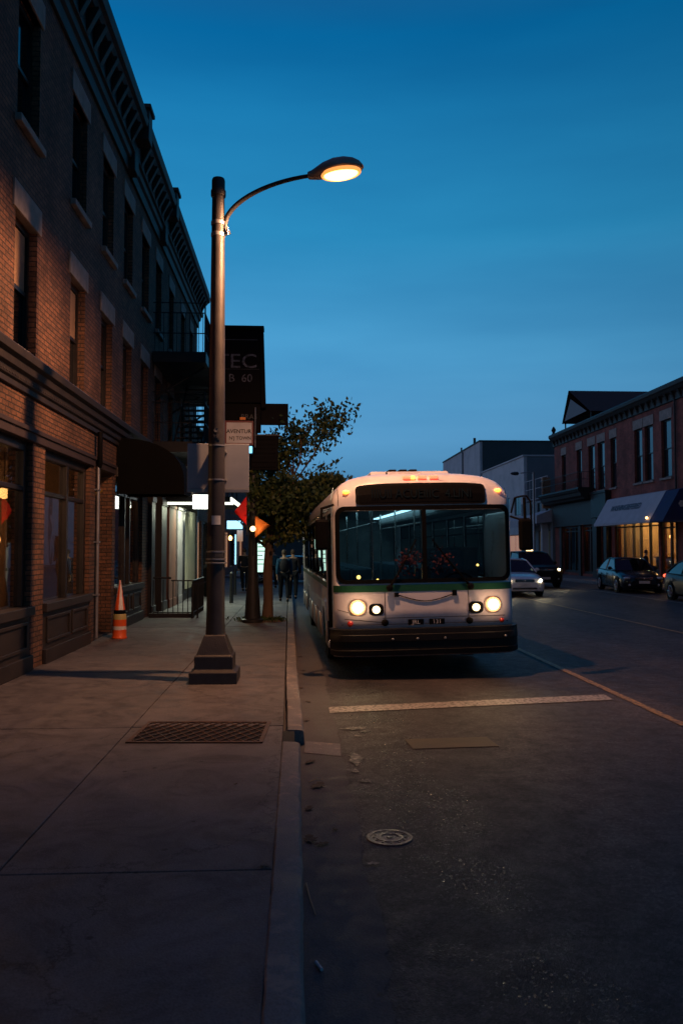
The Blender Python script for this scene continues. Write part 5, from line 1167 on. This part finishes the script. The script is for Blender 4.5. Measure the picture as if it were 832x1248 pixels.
    for y in wh:
        for s_ in (-1, 1):
            x = s_ * (W - .10)
            g = MB(); g.lathe([(wr + .06, -.02), (wr + .06, .008)], (s_ * (W - .02 if s_ > 0 else W - .02) + (.0), y, wr), 24, 'x'); g.build('wheel_arch', 'black', t)
            g = MB(); g.lathe([(wr * .62, -.10), (wr * .93, -.11), (wr, -.08), (wr, .08), (wr * .93, .11), (wr * .62, .10)], (x + s_ * .02, y, wr), 24, 'x'); wt = g.build('wheel', 'rubber', t, smooth=True)
            g = MB(); g.lathe([(.02, s_ * .115), (.06, s_ * .12)], (x + s_ * .02, y, wr), 12, 'x')
            for k in range(7):
                a = 2 * math.pi * k / 7; g.tube([(x + s_ * .133, y, wr), (x + s_ * .125, y + wr * .6 * math.cos(a), wr + wr * .6 * math.sin(a))], [.035, .022], 5)
            g.tube([(x + s_ * .12, y + wr * .62 * math.cos(k * math.pi / 10), wr + wr * .62 * math.sin(k * math.pi / 10)) for k in range(21)], .014, 5); g.build('rim', 'rim', wt, smooth=True)
    zt = st[3][3]; hz = zt - .15; fy = .06
    for s_ in (-1, 1):
        g = MB(); g.ball((s_ * W * .74, .14, hz), .13, 10, sx=1.15, sy=.9, sz=.5); g.build('headlight', 'lampglass', t, smooth=True)
        if lit: 
            g = MB(); g.ball((s_ * W * .70, .035, hz), .055, 8); g.build('headlight_beam_bulb', 'e_head', t, smooth=True)
        g = MB(); g.ball((s_ * W * .76, Lc - .12, st[-3][3] - .13), .13, 10, sx=1.1, sy=.75, sz=.6); g.build('tail_lamp', ('e_redtail' if tail else 'redlens'), t, smooth=True)
        g = MB(); g.ball((s_ * W * .66, .045, .36 + (.08 if kind != 'sedan' else 0)), .055, 8); g.build('fog_lamp', 'lampglass', t, smooth=True)
    g = MB(); g.box(-W * .42, W * .42, -.012, .05, hz - .07, hz + .045)
    g.build('grille', 'black', t, bevel=.02)
    g = MB()
    for k in range(3): g.box(-W * .40, W * .40, -.022, -.013, hz - .05 + k * .035, hz - .04 + k * .035)
    g.ball((0, -.02, hz), .035, 8, sy=.4); g.build('grille_trim', 'chrome', t)
    g = MB(); g.box(-W * .55, W * .55, .0, .06, .29, .40); g.build('bumper_intake', 'black', t, bevel=.02)
    if plate: MB().box(-.22, .22, -.03, -.013, .42, .53).build('licence_plate', 'plate', t, bevel=.004)
    if lit:
        for s_ in (-1, 1):
            l = lamp('headlight_lamp', 'SPOT', (s_ * W * .7, -.05, hz), 26, (1., .82, .5), rot=(R(86), 0, math.pi), size=.05, parent=t, spot=80, blend=.8)
    if rooflight:
        g = MB(); g.box(-.16, .16, 2.2, 2.35, a2[2] + .04, a2[2] + .10); g.build('roof_lamp', 'e_head2', t, bevel=.02)
    return t
make_car('white saloon with lit headlamps driving toward the camera just right of the bus', (8.85, 31.6, 0), R(1), M['carwhite'], lit=1)
make_car('dark utility vehicle with bright headlamps following the white saloon', (11.75, 38.4, 0), R(3), M['carblack'], lit=1, kind='suv', rooflight=True)
make_car('black saloon parked unlit before the lit shop with the awning', (14.45, 33.6, 0), R(-6), M['cardark'])
make_car('dark car at the right picture edge, parked nearest', (14.40, 25.9, 0), R(-3), M['carblack'], tail=True)
make_car('blue car crossing on the side street behind the tree trunk', (-2.9, 45.6, 0), R(90 + 180), M['carblue'], lit=1)
make_car('distant silver car far down the street with lit headlamps, left of the bus', (1.2, 74, 0), 0, M['carwhite'], lit=1)

# ------------------------------------------------------------------ bus
BUS = thing('city_bus', 'white city transit bus with green stripe and lit headlights at the kerb', 'bus', (1.90, 11.95, 0), rot=(0, R(-1.1), R(1.7))); BUS.scale = (1.03, 1, 1)
BW, BLn, NP = 1.30, 12.0, 4.
def fy(x): u = min(1, abs(x) / BW); return .30 * (1 - (1 - u ** NP) ** (1 / NP))
fx = [0, .04, .25, .5, .75, .98, 1.10, 1.18, 1.235, 1.27, 1.29, 1.298, 1.3]
front = [(-x, fy(x)) for x in reversed(fx)] + [(x, fy(x)) for x in fx[1:]]
sidey = [.42, 1.52, 1.66, 1.9, 3.0, 3.1, 4.5, 4.6, 6.0, 6.1, 7.5, 7.6, 8.0, 9.1, 9.2, 10.6, 10.8, 11.6]
left = [(-BW, y) for y in reversed(sidey)]; right = [(BW, y) for y in sidey]
rear = [(BW, 11.85), (BW - .05, 11.95), (BW - .2, 12.0), (-(BW - .2), 12.0), (-(BW - .05), 11.95), (-BW, 11.85)]
outl = left + front + right + rear
lev = [(.34, 0), (.74, 0), (1.02, 0), (1.27, 0), (1.40, 0), (2.46, 0), (2.54, .0), (2.66, .006), (2.76, .02), (2.84, .045), (2.91, .085), (2.97, .15), (3.01, .26), (3.04, .46), (3.06, .8)]
def bpt(x, y, z, d):
    x2 = x * (1 - d / BW); y2 = 6 + (y - 6) * (1 - d * 1.1 / 6)
    k = max(0, min(1, (z - 2.5) / .45)); k = k * k * (3 - 2 * k)
    return (x2, y2, z - .15 * k * (abs(x2) / BW) ** 4)
g = MB(); SKR = {}; n = len(outl)
sidewin = [(1.66, 3.0), (3.1, 4.5), (4.6, 6.0), (6.1, 7.5), (7.6, 9.1), (9.2, 10.6)]
for j in range(len(lev) - 1):
    z0, d0 = lev[j]; z1, d1 = lev[j + 1]; zc = (z0 + z1) / 2
    for i in range(n):
        (xa, ya), (xb, yb) = outl[i], outl[(i + 1) % n]; xc, yc = (xa + xb) / 2, (ya + yb) / 2
        if abs(xc) < 1.22 and yc < .2 and 1.40 < zc < 2.5: continue
        side = abs(xc) > 1.299 and yc > .4
        if side and 1.40 < zc < 2.46 and any(a < yc < b for a, b in sidewin): continue
        if xc < -1.29 and .42 < yc < 1.52 and zc < 2.46: continue
        if side and zc < 1.02 and (1.9 < yc < 3.0 or 8.0 < yc < 9.1): continue
        q = [bpt(xa, ya, z0, d0), bpt(xb, yb, z0, d0), bpt(xb, yb, z1, d1), bpt(xa, ya, z1, d1)]
        if zc < .74: SKR.setdefault(('L' if xc < 0 else 'R') + str(sum(yc > e for e in (.42, 1.52, 1.9, 3.0, 8.0, 9.1))) if (side or yc < .42) and yc < 11.6 and yc > .3 else ('front' if yc < .31 else 'rear'), MB()).add(q, [(0, 1, 2, 3)])
        else: g.add(q, [(0, 1, 2, 3)])
top = [bpt(x, y, *lev[-1]) for x, y in outl]; g.add(top, [tuple(range(n))])
bm_ = g.build('body', 'buswhite', BUS, smooth=True, fix=False)
me = bm_.data; bmm = bmesh.new(); bmm.from_mesh(me); bmesh.ops.remove_doubles(bmm, verts=bmm.verts, dist=.0005); bmesh.ops.recalc_face_normals(bmm, faces=bmm.faces); bmm.to_mesh(me); bmm.free(); me.set_sharp_from_angle(angle=R(45))
md = bm_.modifiers.new('s', 'SOLIDIFY'); md.thickness = .025; md.offset = -1
for sk in SKR.values():
    o = sk.build('skirt_panel', 'buslow', BUS, smooth=True, fix=False); md = o.modifiers.new('s', 'SOLIDIFY'); md.thickness = .02; md.offset = 0
# wheel arch panels
def archfill(yc, s_):
    g = MB(); y0, y1 = yc - .55, yc + .55; x = s_ * BW; m = 16
    top_ = []; arc_ = []
    for i in range(m + 1):
        a = math.pi * i / m; arc_.append((x, yc - .5 * math.cos(a), .36 + .56 * math.sin(a)))
        c_, n_ = -math.cos(a), math.sin(a); sc_ = min(.55 / max(abs(c_), 1e-3), .68 / max(n_, 1e-3)); top_.append((x, yc + c_ * sc_, .34 + n_ * sc_))
    g.grid([arc_, top_]); return g
for yc in (2.45, 8.55):
    for s_ in (-1, 1):
        archfill(yc, s_).build('wheel_arch_panel', 'buswhite', BUS, fix=False, solid=.02)
        x = s_ * 1.12
        g = MB(); g.lathe([(.28, -.13), (.44, -.14), (.475, -.1), (.475, .1), (.44, .14), (.28, .13)], (x, yc, .475), 28, 'x'); wt = g.build('wheel', 'rubber', BUS, smooth=True)
        g = MB(); g.lathe([(.27, s_ * .10), (.26, s_ * .06), (.14, s_ * .05), (.12, s_ * .12), (.02, s_ * .13)], (x, yc, .475), 20, 'x')
        for k in range(8): a = k * math.pi / 4; g.ball((x + s_ * .07, yc + .19 * math.cos(a), .475 + .19 * math.sin(a)), .02, 6)
        g.build('rim', 'rim', wt, smooth=True)
g = MB(); g.box(-1.2, 1.2, .5, 1.8, .30, .36); g.box(-.9, .9, 1.8, 9.4, .30, .36); g.box(-1.2, 1.2, 9.4, 11.8, .30, .36); g.box(-1.0, 1.0, 2.40, 2.50, .42, .54); g.box(-1.0, 1.0, 8.5, 8.6, .42, .54); g.build('chassis', 'black', BUS)
# front details, following the curved nose
def S(x, z, off=0):
    d = 0
    for (za, da), (zb, db) in zip(lev, lev[1:]):
        if za <= z <= zb: d = da + (db - da) * (z - za) / (zb - za)
    k = max(0, min(1, (z - 2.5) / .45)); k = k * k * (3 - 2 * k)
    return (x, fy(x) + d * 1.1 - off, z - .15 * k * (abs(x) / BW) ** 4)
def rloop(x0, x1, z0, z1, r, nx=14, nc=5, nz=4):
    p = []
    for i in range(nx): p.append((x0 + r + (x1 - x0 - 2 * r) * i / nx, z0))
    for i in range(nc): a = -math.pi / 2 + math.pi / 2 * i / nc; p.append((x1 - r + r * math.cos(a), z0 + r + r * math.sin(a)))
    for i in range(nz): p.append((x1, z0 + r + (z1 - z0 - 2 * r) * i / nz))
    for i in range(nc): a = math.pi / 2 * i / nc; p.append((x1 - r + r * math.cos(a), z1 - r + r * math.sin(a)))
    for i in range(nx): p.append((x1 - r - (x1 - x0 - 2 * r) * i / nx, z1))
    for i in range(nc): a = math.pi / 2 + math.pi / 2 * i / nc; p.append((x0 + r + r * math.cos(a), z1 - r + r * math.sin(a)))
    for i in range(nz): p.append((x0, z1 - r - (z1 - z0 - 2 * r) * i / nz))
    for i in range(nc): a = math.pi + math.pi / 2 * i / nc; p.append((x0 + r + r * math.cos(a), z0 + r + r * math.sin(a)))
    return p
def fring(g, A, B, o0, o1):
    n = len(A); rows = [[S(x, z, o) for x, z in Lp] for Lp, o in ((A, o0), (A, o1), (B, o1), (B, o0))]
    for r0, r1 in ((0, 1), (1, 2), (2, 3), (3, 0)):
        g.add(rows[r0] + rows[r1], [(i, (i + 1) % n, n + (i + 1) % n, n + i) for i in range(n)])
def fpatch(g, x0, x1, z0, z1, r, o0, o1, nx=18):
    xs_ = [x0 + (x1 - x0) * (.5 - .5 * math.cos(math.pi * i / nx)) for i in range(nx + 1)]; lo, hi = [], []
    for x in xs_:
        e = min(x - x0, x1 - x); dz = r - math.sqrt(max(0, r * r - (r - e) ** 2)) if e < r else 0
        lo.append((x, z0 + dz)); hi.append((x, z1 - dz - (1e-4 if dz else 0)))
    F = [[S(x, z, o1) for x, z in lo], [S(x, (z + zz) / 2, o1) for (x, z), (_, zz) in zip(lo, hi)], [S(x, z, o1) for x, z in hi]]; Bk = [[S(x, z, o0) for x, z in lo], [S(x, z, o0) for x, z in hi]]
    g.grid(F); g.grid([Bk[0], F[0]]); g.grid([F[2], Bk[1]])
    g.grid([[Bk[0][0], F[1][0], Bk[1][0]], [F[0][0], F[1][0], F[2][0]]]); g.grid([[Bk[0][-1], F[1][-1], Bk[1][-1]], [F[0][-1], F[1][-1], F[2][-1]]])
# gasket round the windscreen + centre post
g = MB(); fring(g, rloop(-1.262, 1.262, 1.40, 2.53, .13), rloop(-1.205, 1.205, 1.455, 2.465, .09), -.03, .014)
for z0, z1, xa, xb in ((1.40, 2.53, -.028, .028),): g.grid([[S(xa, z, -.03) for z in (1.44, 2.0, 2.48)], [S(xa, z, .012) for z in (1.44, 2.0, 2.48)], [S(xb, z, .012) for z in (1.44, 2.0, 2.48)], [S(xb, z, -.03) for z in (1.44, 2.0, 2.48)]])
ws = g.build('windscreen_frame', 'rubber', BUS, fix=True)
for a, b in ((-1.22, -.02), (.02, 1.22)):
    g = MB(); xs_ = [a + (b - a) * i / 14 for i in range(15)]; g.grid([[S(x, z, -.012) for x in xs_] for z in (1.43, 2.0, 2.5)]); g.build('windscreen_pane', 'busglass', ws, smooth='all', fix=False)
# destination sign
g = MB(); fpatch(g, -.97, .90, 2.545, 2.865, .05, -.02, .02); ds = g.build('destination_sign', 'black', BUS)
g = MB(); fpatch(g, -.93, .86, 2.58, 2.83, .03, .018, .024); g.build('sign_glass', 'signblack', ds)
o = text('sign_characters', 'IIIUII ACUEIIIC  4.LINI', .19, 'e_dot', ds, (-.02, -.0, 2.70), depth=.002, sx=.82); o.location = (-.03, -.020, 2.70)
o.rotation_euler = (R(90 - 5), 0, 0)
# green stripe and white line
g = MB(); fpatch(g, -1.30 + .002, 1.298, 1.275, 1.375, .002, .0, .006, 30); g.build('green_stripe', 'green', BUS)
for s_ in (-1, 1):
    g = MB(); xx = s_ * (BW + .004); g.box(min(xx, s_ * BW), max(xx, s_ * BW), 1.56, 11.8, 1.275, 1.36); g.build('green_stripe', 'green', BUS)
# roof clearance lamps
for x, m in ((-.22, 'e_red'), (-.13, 'e_amber'), (.0, 'e_red'), (.17, 'e_red')):
    g = MB(); p = S(x, 2.945, 0); g.box(x - (.06 if m == 'e_red' else .03), x + (.06 if m == 'e_red' else .03), p[1] - .06, p[1] + .03, p[2] - .022, p[2] + .03); g.build('marker_lamp', m, BUS, bevel=.008)
g = MB(); p = S(-.02, 2.945, 0); g.box(-.30, .26, p[1] - .035, p[1] + .08, p[2] - .03, p[2] - .023); g.build('marker_lamp_strip', 'buswhite', BUS)
for x in (-1.10, 1.10):
    p = S(x, 2.80, 0); g = MB(); g.ball((x, p[1] - .01, p[2]), .042, 10, sx=1.25, sy=.8, sz=.75); g.build('marker_lamp', 'e_amber', BUS, smooth=True)
g = MB(); g.prism([(1.0, 3.02), (3.9, 3.02), (3.6, 3.14), (1.2, 3.14)], -.62, .62, 'x'); g.build('roof_pod', 'buswhite', BUS, bevel=.03)
g = MB()
for x in (-.36, -.20, -.05): g.box(x - .055, x + .055, .52, .9, 3.04, 3.11)
g.build('roof_vent', 'black', BUS, bevel=.01)
g = MB(); g.box(-.44, .06, .5, .54, 3.03, 3.075); g.build('roof_vent_lip', 'buswhite', BUS)
g = MB(); g.ball((.93, 1.6, 2.99), .14, 10, sz=.5, sy=1.4); g.tube([(.93, 1.6, 3.03), (.93, 1.6, 3.10)], .02, 6); g.build('antenna_dome', 'black', BUS, smooth=True)
# headlamps
for x, z in ((-.97, 1.055), (.97, 1.055)):
    g = MB(); fpatch(g, x - .13, x + .13, z - .12, z + .12, .10, -.01, .012); hb = g.build('headlamp_bezel', 'buslow', BUS)
    g = MB(); p = S(x, z, .0); g.lathe([(.01, -.05), (.055, -.045), (.085, -.02), (.088, .01)], (x, p[1] - .01, z), 20, 'y'); g.build('headlamp', 'e_head', BUS, smooth=True)
    g = MB(); g.lathe([(.086, -.03), (.108, -.02), (.112, .0), (.086, .0)], (x, p[1] - .01, z), 24, 'y'); g.build('headlamp_glow_ring', 'e_collar', BUS, smooth=True)  # glowing ring added round the headlamp, standing in for its warm halo
for x, z in ((-.71, 1.02), (.72, 1.02)):
    g = MB(); fpatch(g, x - .105, x + .105, z - .085, z + .085, .06, -.01, .014); g.build('lamp_housing', 'black', BUS)
    g = MB(); p = S(x, z, .0); g.lathe([(.01, -.035), (.04, -.03), (.055, -.015), (.056, .01)], (x, p[1] - .012, z), 18, 'y'); g.build('inner_headlamp', 'e_head2', BUS, smooth=True)
for x in (-.97, .97):
    lamp('headlamp_glow_fill', 'POINT', (x, -.17, 1.055), 2.6, (1., .55, .28), size=.02, parent=BUS)  # extra point lamp added ahead of the lens to imitate bloom on the nose
    l = lamp('headlamp_beam', 'SPOT', (x, -.12, 1.05), 15, (1., .78, .42), rot=(R(76), 0, math.pi), size=.07, parent=BUS, spot=95, blend=.9)
# panel seams, tow eyes, reflectors, hand strap, plates
g = MB()
def seam(x0, z0, x1, z1, w_=.009):
    m = 12; a = [(x0 + (x1 - x0) * i / m, z0 + (z1 - z0) * i / m) for i in range(m + 1)]
    dx, dz = (0, w_) if abs(x1 - x0) > abs(z1 - z0) else (w_, 0)
    g.grid([[S(x, z, .004) for x, z in a], [S(x + dx, z + dz, .004) for x, z in a]])
seam(-.62, .89, .62, .89); seam(-.59, .80, -.59, 1.27); seam(.61, .80, .61, 1.27); seam(-1.15, .885, -.62, .83); seam(-1.2, .80, 1.2, .80); seam(.62, .89, 1.15, .885); seam(-1.25, 1.02, -1.1, .98); seam(-1.22, 2.54, -1.22, 2.9); seam(1.22, 2.54, 1.22, 2.9)
g.build('panel_seams', 'ink', BUS, fix=False)
for x, r, m in ((-.59, .05, 'rubber'), (.62, .05, 'rubber'), (-1.08, .04, 'redlens'), (1.10, .035, 'redlens')):
    g = MB(); p = S(x, .82, 0); g.lathe([(.012, -.03), (r * .6, -.028), (r, -.015), (r, .01)], (x, p[1] - .004, .83 if r > .045 else .82), 14, 'y'); g.build('front_fitting', m, BUS, smooth=True)
g = MB(); pts = []
for i in range(13): u = i / 12; x = -.42 + .84 * u; pts.append((x, fy(x) - .011, 1.235 - .105 * math.sin(math.pi * u) ** 1.0 * (1 - abs(u - .5) * .2)))
g.tube(pts, .008, 6); g.box(-.45, -.39, -.03, .01, 1.2, 1.26); g.box(.38, .44, -.03, .01, 1.2, 1.28); g.build('front_strap', 'rubber', BUS)
for x, tx_ in ((-.14, 'JRL'), (.16, '131')):
    g = MB(); g.box(x - .12, x + .10, -.018, .012, .79, .87); p_ = g.build('plate_panel', 'signblack', BUS, bevel=.004); text('plate_characters', tx_, .085, 'signwhite', p_, (x - .01, -.021, .828), depth=.002)
# bumper
g = MB(); lo, hi = .36, .745
def bump_row(z, off): 
    xs_ = [-1.36 + 2.72 * i / 30 for i in range(31)]; return [(x, fy(x / 1.36 * 1.298) * 1.3 - .12 - off, z) for x in xs_]
rows = [bump_row(.36, -.12), bump_row(.37, -.01), bump_row(.44, .0), bump_row(.45, -.02), bump_row(.56, -.02), bump_row(.57, .0), bump_row(.66, .0), bump_row(.67, -.015), bump_row(.74, -.02), bump_row(.75, -.14)]
g.grid(rows); g.build('front_bumper', 'bumper', BUS, smooth=True)
g = MB()
for x in (-.5, -.15, .24, 1.12): g.ball((x, fy(x) - .125, .60), .018, 6)
g.build('bumper_bolts', 'steel', BUS)
# wipers
for x0, x1, side in ((-.52, -.12, 1), (.64, .10, -1)):
    g = MB(); p0 = Vector(S(x0, 1.33, .05)); p1 = Vector(S(x0 + (x1 - x0) * .55, 1.70, .04)); p2 = Vector(S(x1, 2.03, .03))
    g.tube([p0, p1], [.018, .012], 6); g.tube([p1 - (p2 - p1) * .55, p1, p2], .010, 6); g.ball(tuple(p0), .05, 8, sy=.7); g.build('wiper', 'rubber', BUS)
# dark red bows behind the glass
for x in (-.22, .27):
    t2 = MB(); rnd = random.Random(int(x * 100))
    for k in range(170):
        a = rnd.uniform(0, 6.28); r = abs(rnd.gauss(0, .11)); c = Vector((x + r * math.cos(a) * 1.1, .12 + rnd.uniform(-.02, .03), 1.70 + r * math.sin(a)))
        d = Vector((rnd.gauss(0, 1), rnd.gauss(0, .6), rnd.gauss(0, 1))).normalized() * rnd.uniform(.03, .07); e = d.orthogonal().normalized() * .025
        t2.add([c, c + d * .5 + e, c + d, c + d * .5 - e], [(0, 1, 2, 3)])
    t2.build('wreath', 'wreath', BUS, fix=False)
# sides: glass, rails, door
for s_ in (-1, 1):
    for a, b in sidewin:
        g = MB(); x = s_ * (BW - .012); g.box(min(x, x - s_ * .004), max(x, x - s_ * .004), a, b, 1.40, 2.46); w0 = g.build('side_window', 'busside', BUS)
        g = MB(); x = s_ * (BW + .004); xi = s_ * (BW - .03); lo_, hi_ = min(x, xi), max(x, xi)
        g.box(lo_, hi_, a, a + .035, 1.40, 2.46); g.box(lo_, hi_, b - .035, b, 1.40, 2.46); g.box(lo_, hi_, a + .035, b - .035, 1.40, 1.43); g.box(lo_, hi_, a + .035, b - .035, 2.42, 2.46); g.box(lo_, hi_, a + .035, b - .035, 2.12, 2.145); g.build('window_frame', 'rubber', w0)
    g = MB(); x = s_ * (BW + .02); g.box(min(x, s_ * (BW - .005)), max(x, s_ * (BW - .005)), .45, 11.7, 2.50, 2.53); g.build('drip_rail', 'chrome', BUS)
g = MB()
for a in (.44, .98):
    b = a + .52; g.box(-1.285, -1.25, a, a + .06, .40, 2.44); g.box(-1.285, -1.25, b - .06, b, .40, 2.44); g.box(-1.285, -1.25, a + .06, b - .06, .40, .52); g.box(-1.285, -1.25, a + .06, b - .06, 2.36, 2.44)
dr = g.build('door', 'rubber', BUS); g = MB(); g.box(-1.27, -1.264, .5, 1.45, .52, 2.36); g.build('door_glass', 'busside', dr)
g = MB(); g.tube([(-1.24, .9, 1.0), (-1.20, .9, 1.05), (-1.20, .9, 1.75), (-1.24, .9, 1.8)], .015, 6); g.build('door_handle', 'chrome', dr)
g = MB(); g.ball((-1.33, .36, .50), .05, 8, sz=1.4); g.build('kerb_lamp', 'lampglass', BUS, smooth=True)
o = text('side_logo', 'Z', .30, 'logo', BUS, (-1.27, .62, 2.72), rot=(R(80), 0, R(-90)), depth=.004, bold=.01)
# mirrors
g = MB(); g.box(-1.56, -1.37, -.16, -.06, 1.90, 2.34); mi = g.build('wing_mirror', 'rubber', BUS, bevel=.035)
g = MB(); g.tube([(-1.46, -.10, 2.33), (-1.46, -.06, 2.50), (-1.28, .12, 2.56)], .02, 8); g.build('mirror_arm', 'rubber', mi)
g = MB(); g.box(1.32, 1.52, -.22, -.12, 1.84, 2.30); mi = g.build('wing_mirror', 'rubber', BUS, bevel=.04)
g = MB(); g.tube([(1.44, -.1, 2.2), (1.44, -.08, 2.62)], .022, 8); g.tube([(1.29, .12, 2.35), (1.38, -.02, 2.30), (1.50, -.1, 2.30)], .016, 8)
g.tube([(1.30, .12, 2.40), (1.34, .05, 2.62), (1.42, -.04, 2.64), (1.48, -.06, 2.64), (1.53, -.08, 2.56), (1.53, -.1, 2.22)], .014, 8); g.build('mirror_arm', 'rubber', mi)
# interior
g = MB(); g.box(-1.24, 1.24, .35, 11.7, .36, .42); g.box(-1.24, 1.24, .45, 11.7, 2.72, 2.75); g.box(-1.22, 1.22, 11.6, 11.66, .42, 2.7); g.box(-1.0, 1.25, .30, .62, .42, 1.30); g.box(-1.0, 1.25, .62, 1.9, .42, .62); g.box(.3, 1.24, 1.95, 1.99, .6, 1.9)
g.build('interior_shell', 'busfloor', BUS, bevel=.02)
g = MB(); g.box(-1.23, -.75, .8, 11.4, 2.50, 2.71); g.box(.75, 1.23, .8, 11.4, 2.50, 2.71); g.build('overhead_duct', 'busfloor', BUS, bevel=.06)
g = MB(); g.box(-.72, -.60, 1.2, 11.0, 2.69, 2.715); g.box(.60, .72, 3.0, 11.0, 2.69, 2.715); g.build('ceiling_light', 'e_ceiling', BUS)
seat = MB(); seat.box(-.42, .42, 0, .42, .42, .50); seat.box(-.42, -.02, .36, .46, .50, 1.12); seat.box(.02, .42, .36, .46, .50, 1.12); seat.box(-.3, .3, .1, .3, .0, .42)
sp_ = seat.build('passenger_seat', 'seatblue', BUS, bevel=.03); sp_.location = (-.78, 3.3, .42); sp_.rotation_euler = (0, 0, R(180)); k0 = True
for y in (4.3, 5.2, 6.1, 7.0, 7.9, 8.8, 9.7):
    for x in (-.78, .78):
        c = sp_.copy(); COL.objects.link(c); c.parent = BUS; c.location = (x, y, .42)
c = sp_.copy(); COL.objects.link(c); c.parent = BUS; c.location = (.78, 3.3, .42)
g = MB(); g.box(.35, .95, 1.15, 1.6, .62, 1.05); g.box(.38, .92, 1.52, 1.66, 1.05, 1.85); g.build('driver_seat', 'seatblue', BUS, bevel=.05)
g = MB(); pts = [(.65 + .24 * math.cos(a), .74 + .09 * math.sin(a), 1.34 + .16 * math.sin(a)) for a in [i * math.pi / 12 for i in range(25)]]; g.tube(pts, .018, 6); g.tube([(.65, .74, 1.34), (.65, .62, 1.12)], .03, 8); g.tube([(.42, .74, 1.34), (.88, .74, 1.34)], .015, 6); g.build('steering_wheel', 'black', BUS)
for x, y in ((-.55, 1.7), (.3, 1.95), (-.4, 3.2), (.4, 3.2), (-.4, 5.6), (.4, 5.6), (-.4, 8), (.4, 8)):
    g = MB(); g.tube([(x, y, .45), (x, y, 2.71)], .018, 8); g.build('hand_pole', 'chrome', BUS, smooth=True)
for x in (-.42, .42):
    g = MB(); g.tube([(x, 2.2, 2.35), (x, 11, 2.35)], .016, 6); g.build('grab_rail', 'chrome', BUS, smooth=True)
g = MB(); g.box(-.55, -.3, 1.1, 1.3, .45, 1.35); g.box(-.54, -.31, 1.09, 1.11, 1.2, 1.33); g.build('fare_box', 'steel', BUS, bevel=.02)
g = MB(); g.ball((-.88, .7, 1.47), .03, 6); g.ball((-.6, .66, 1.42), .022, 6); g.ball((.93, .7, 1.62), .018, 6); g.build('dash_lamps', 'e_dash', BUS)
for o in list(bpy.data.objects):
    if o.type == 'LIGHT': o.name = o.name
bpy.context.view_layer.update()
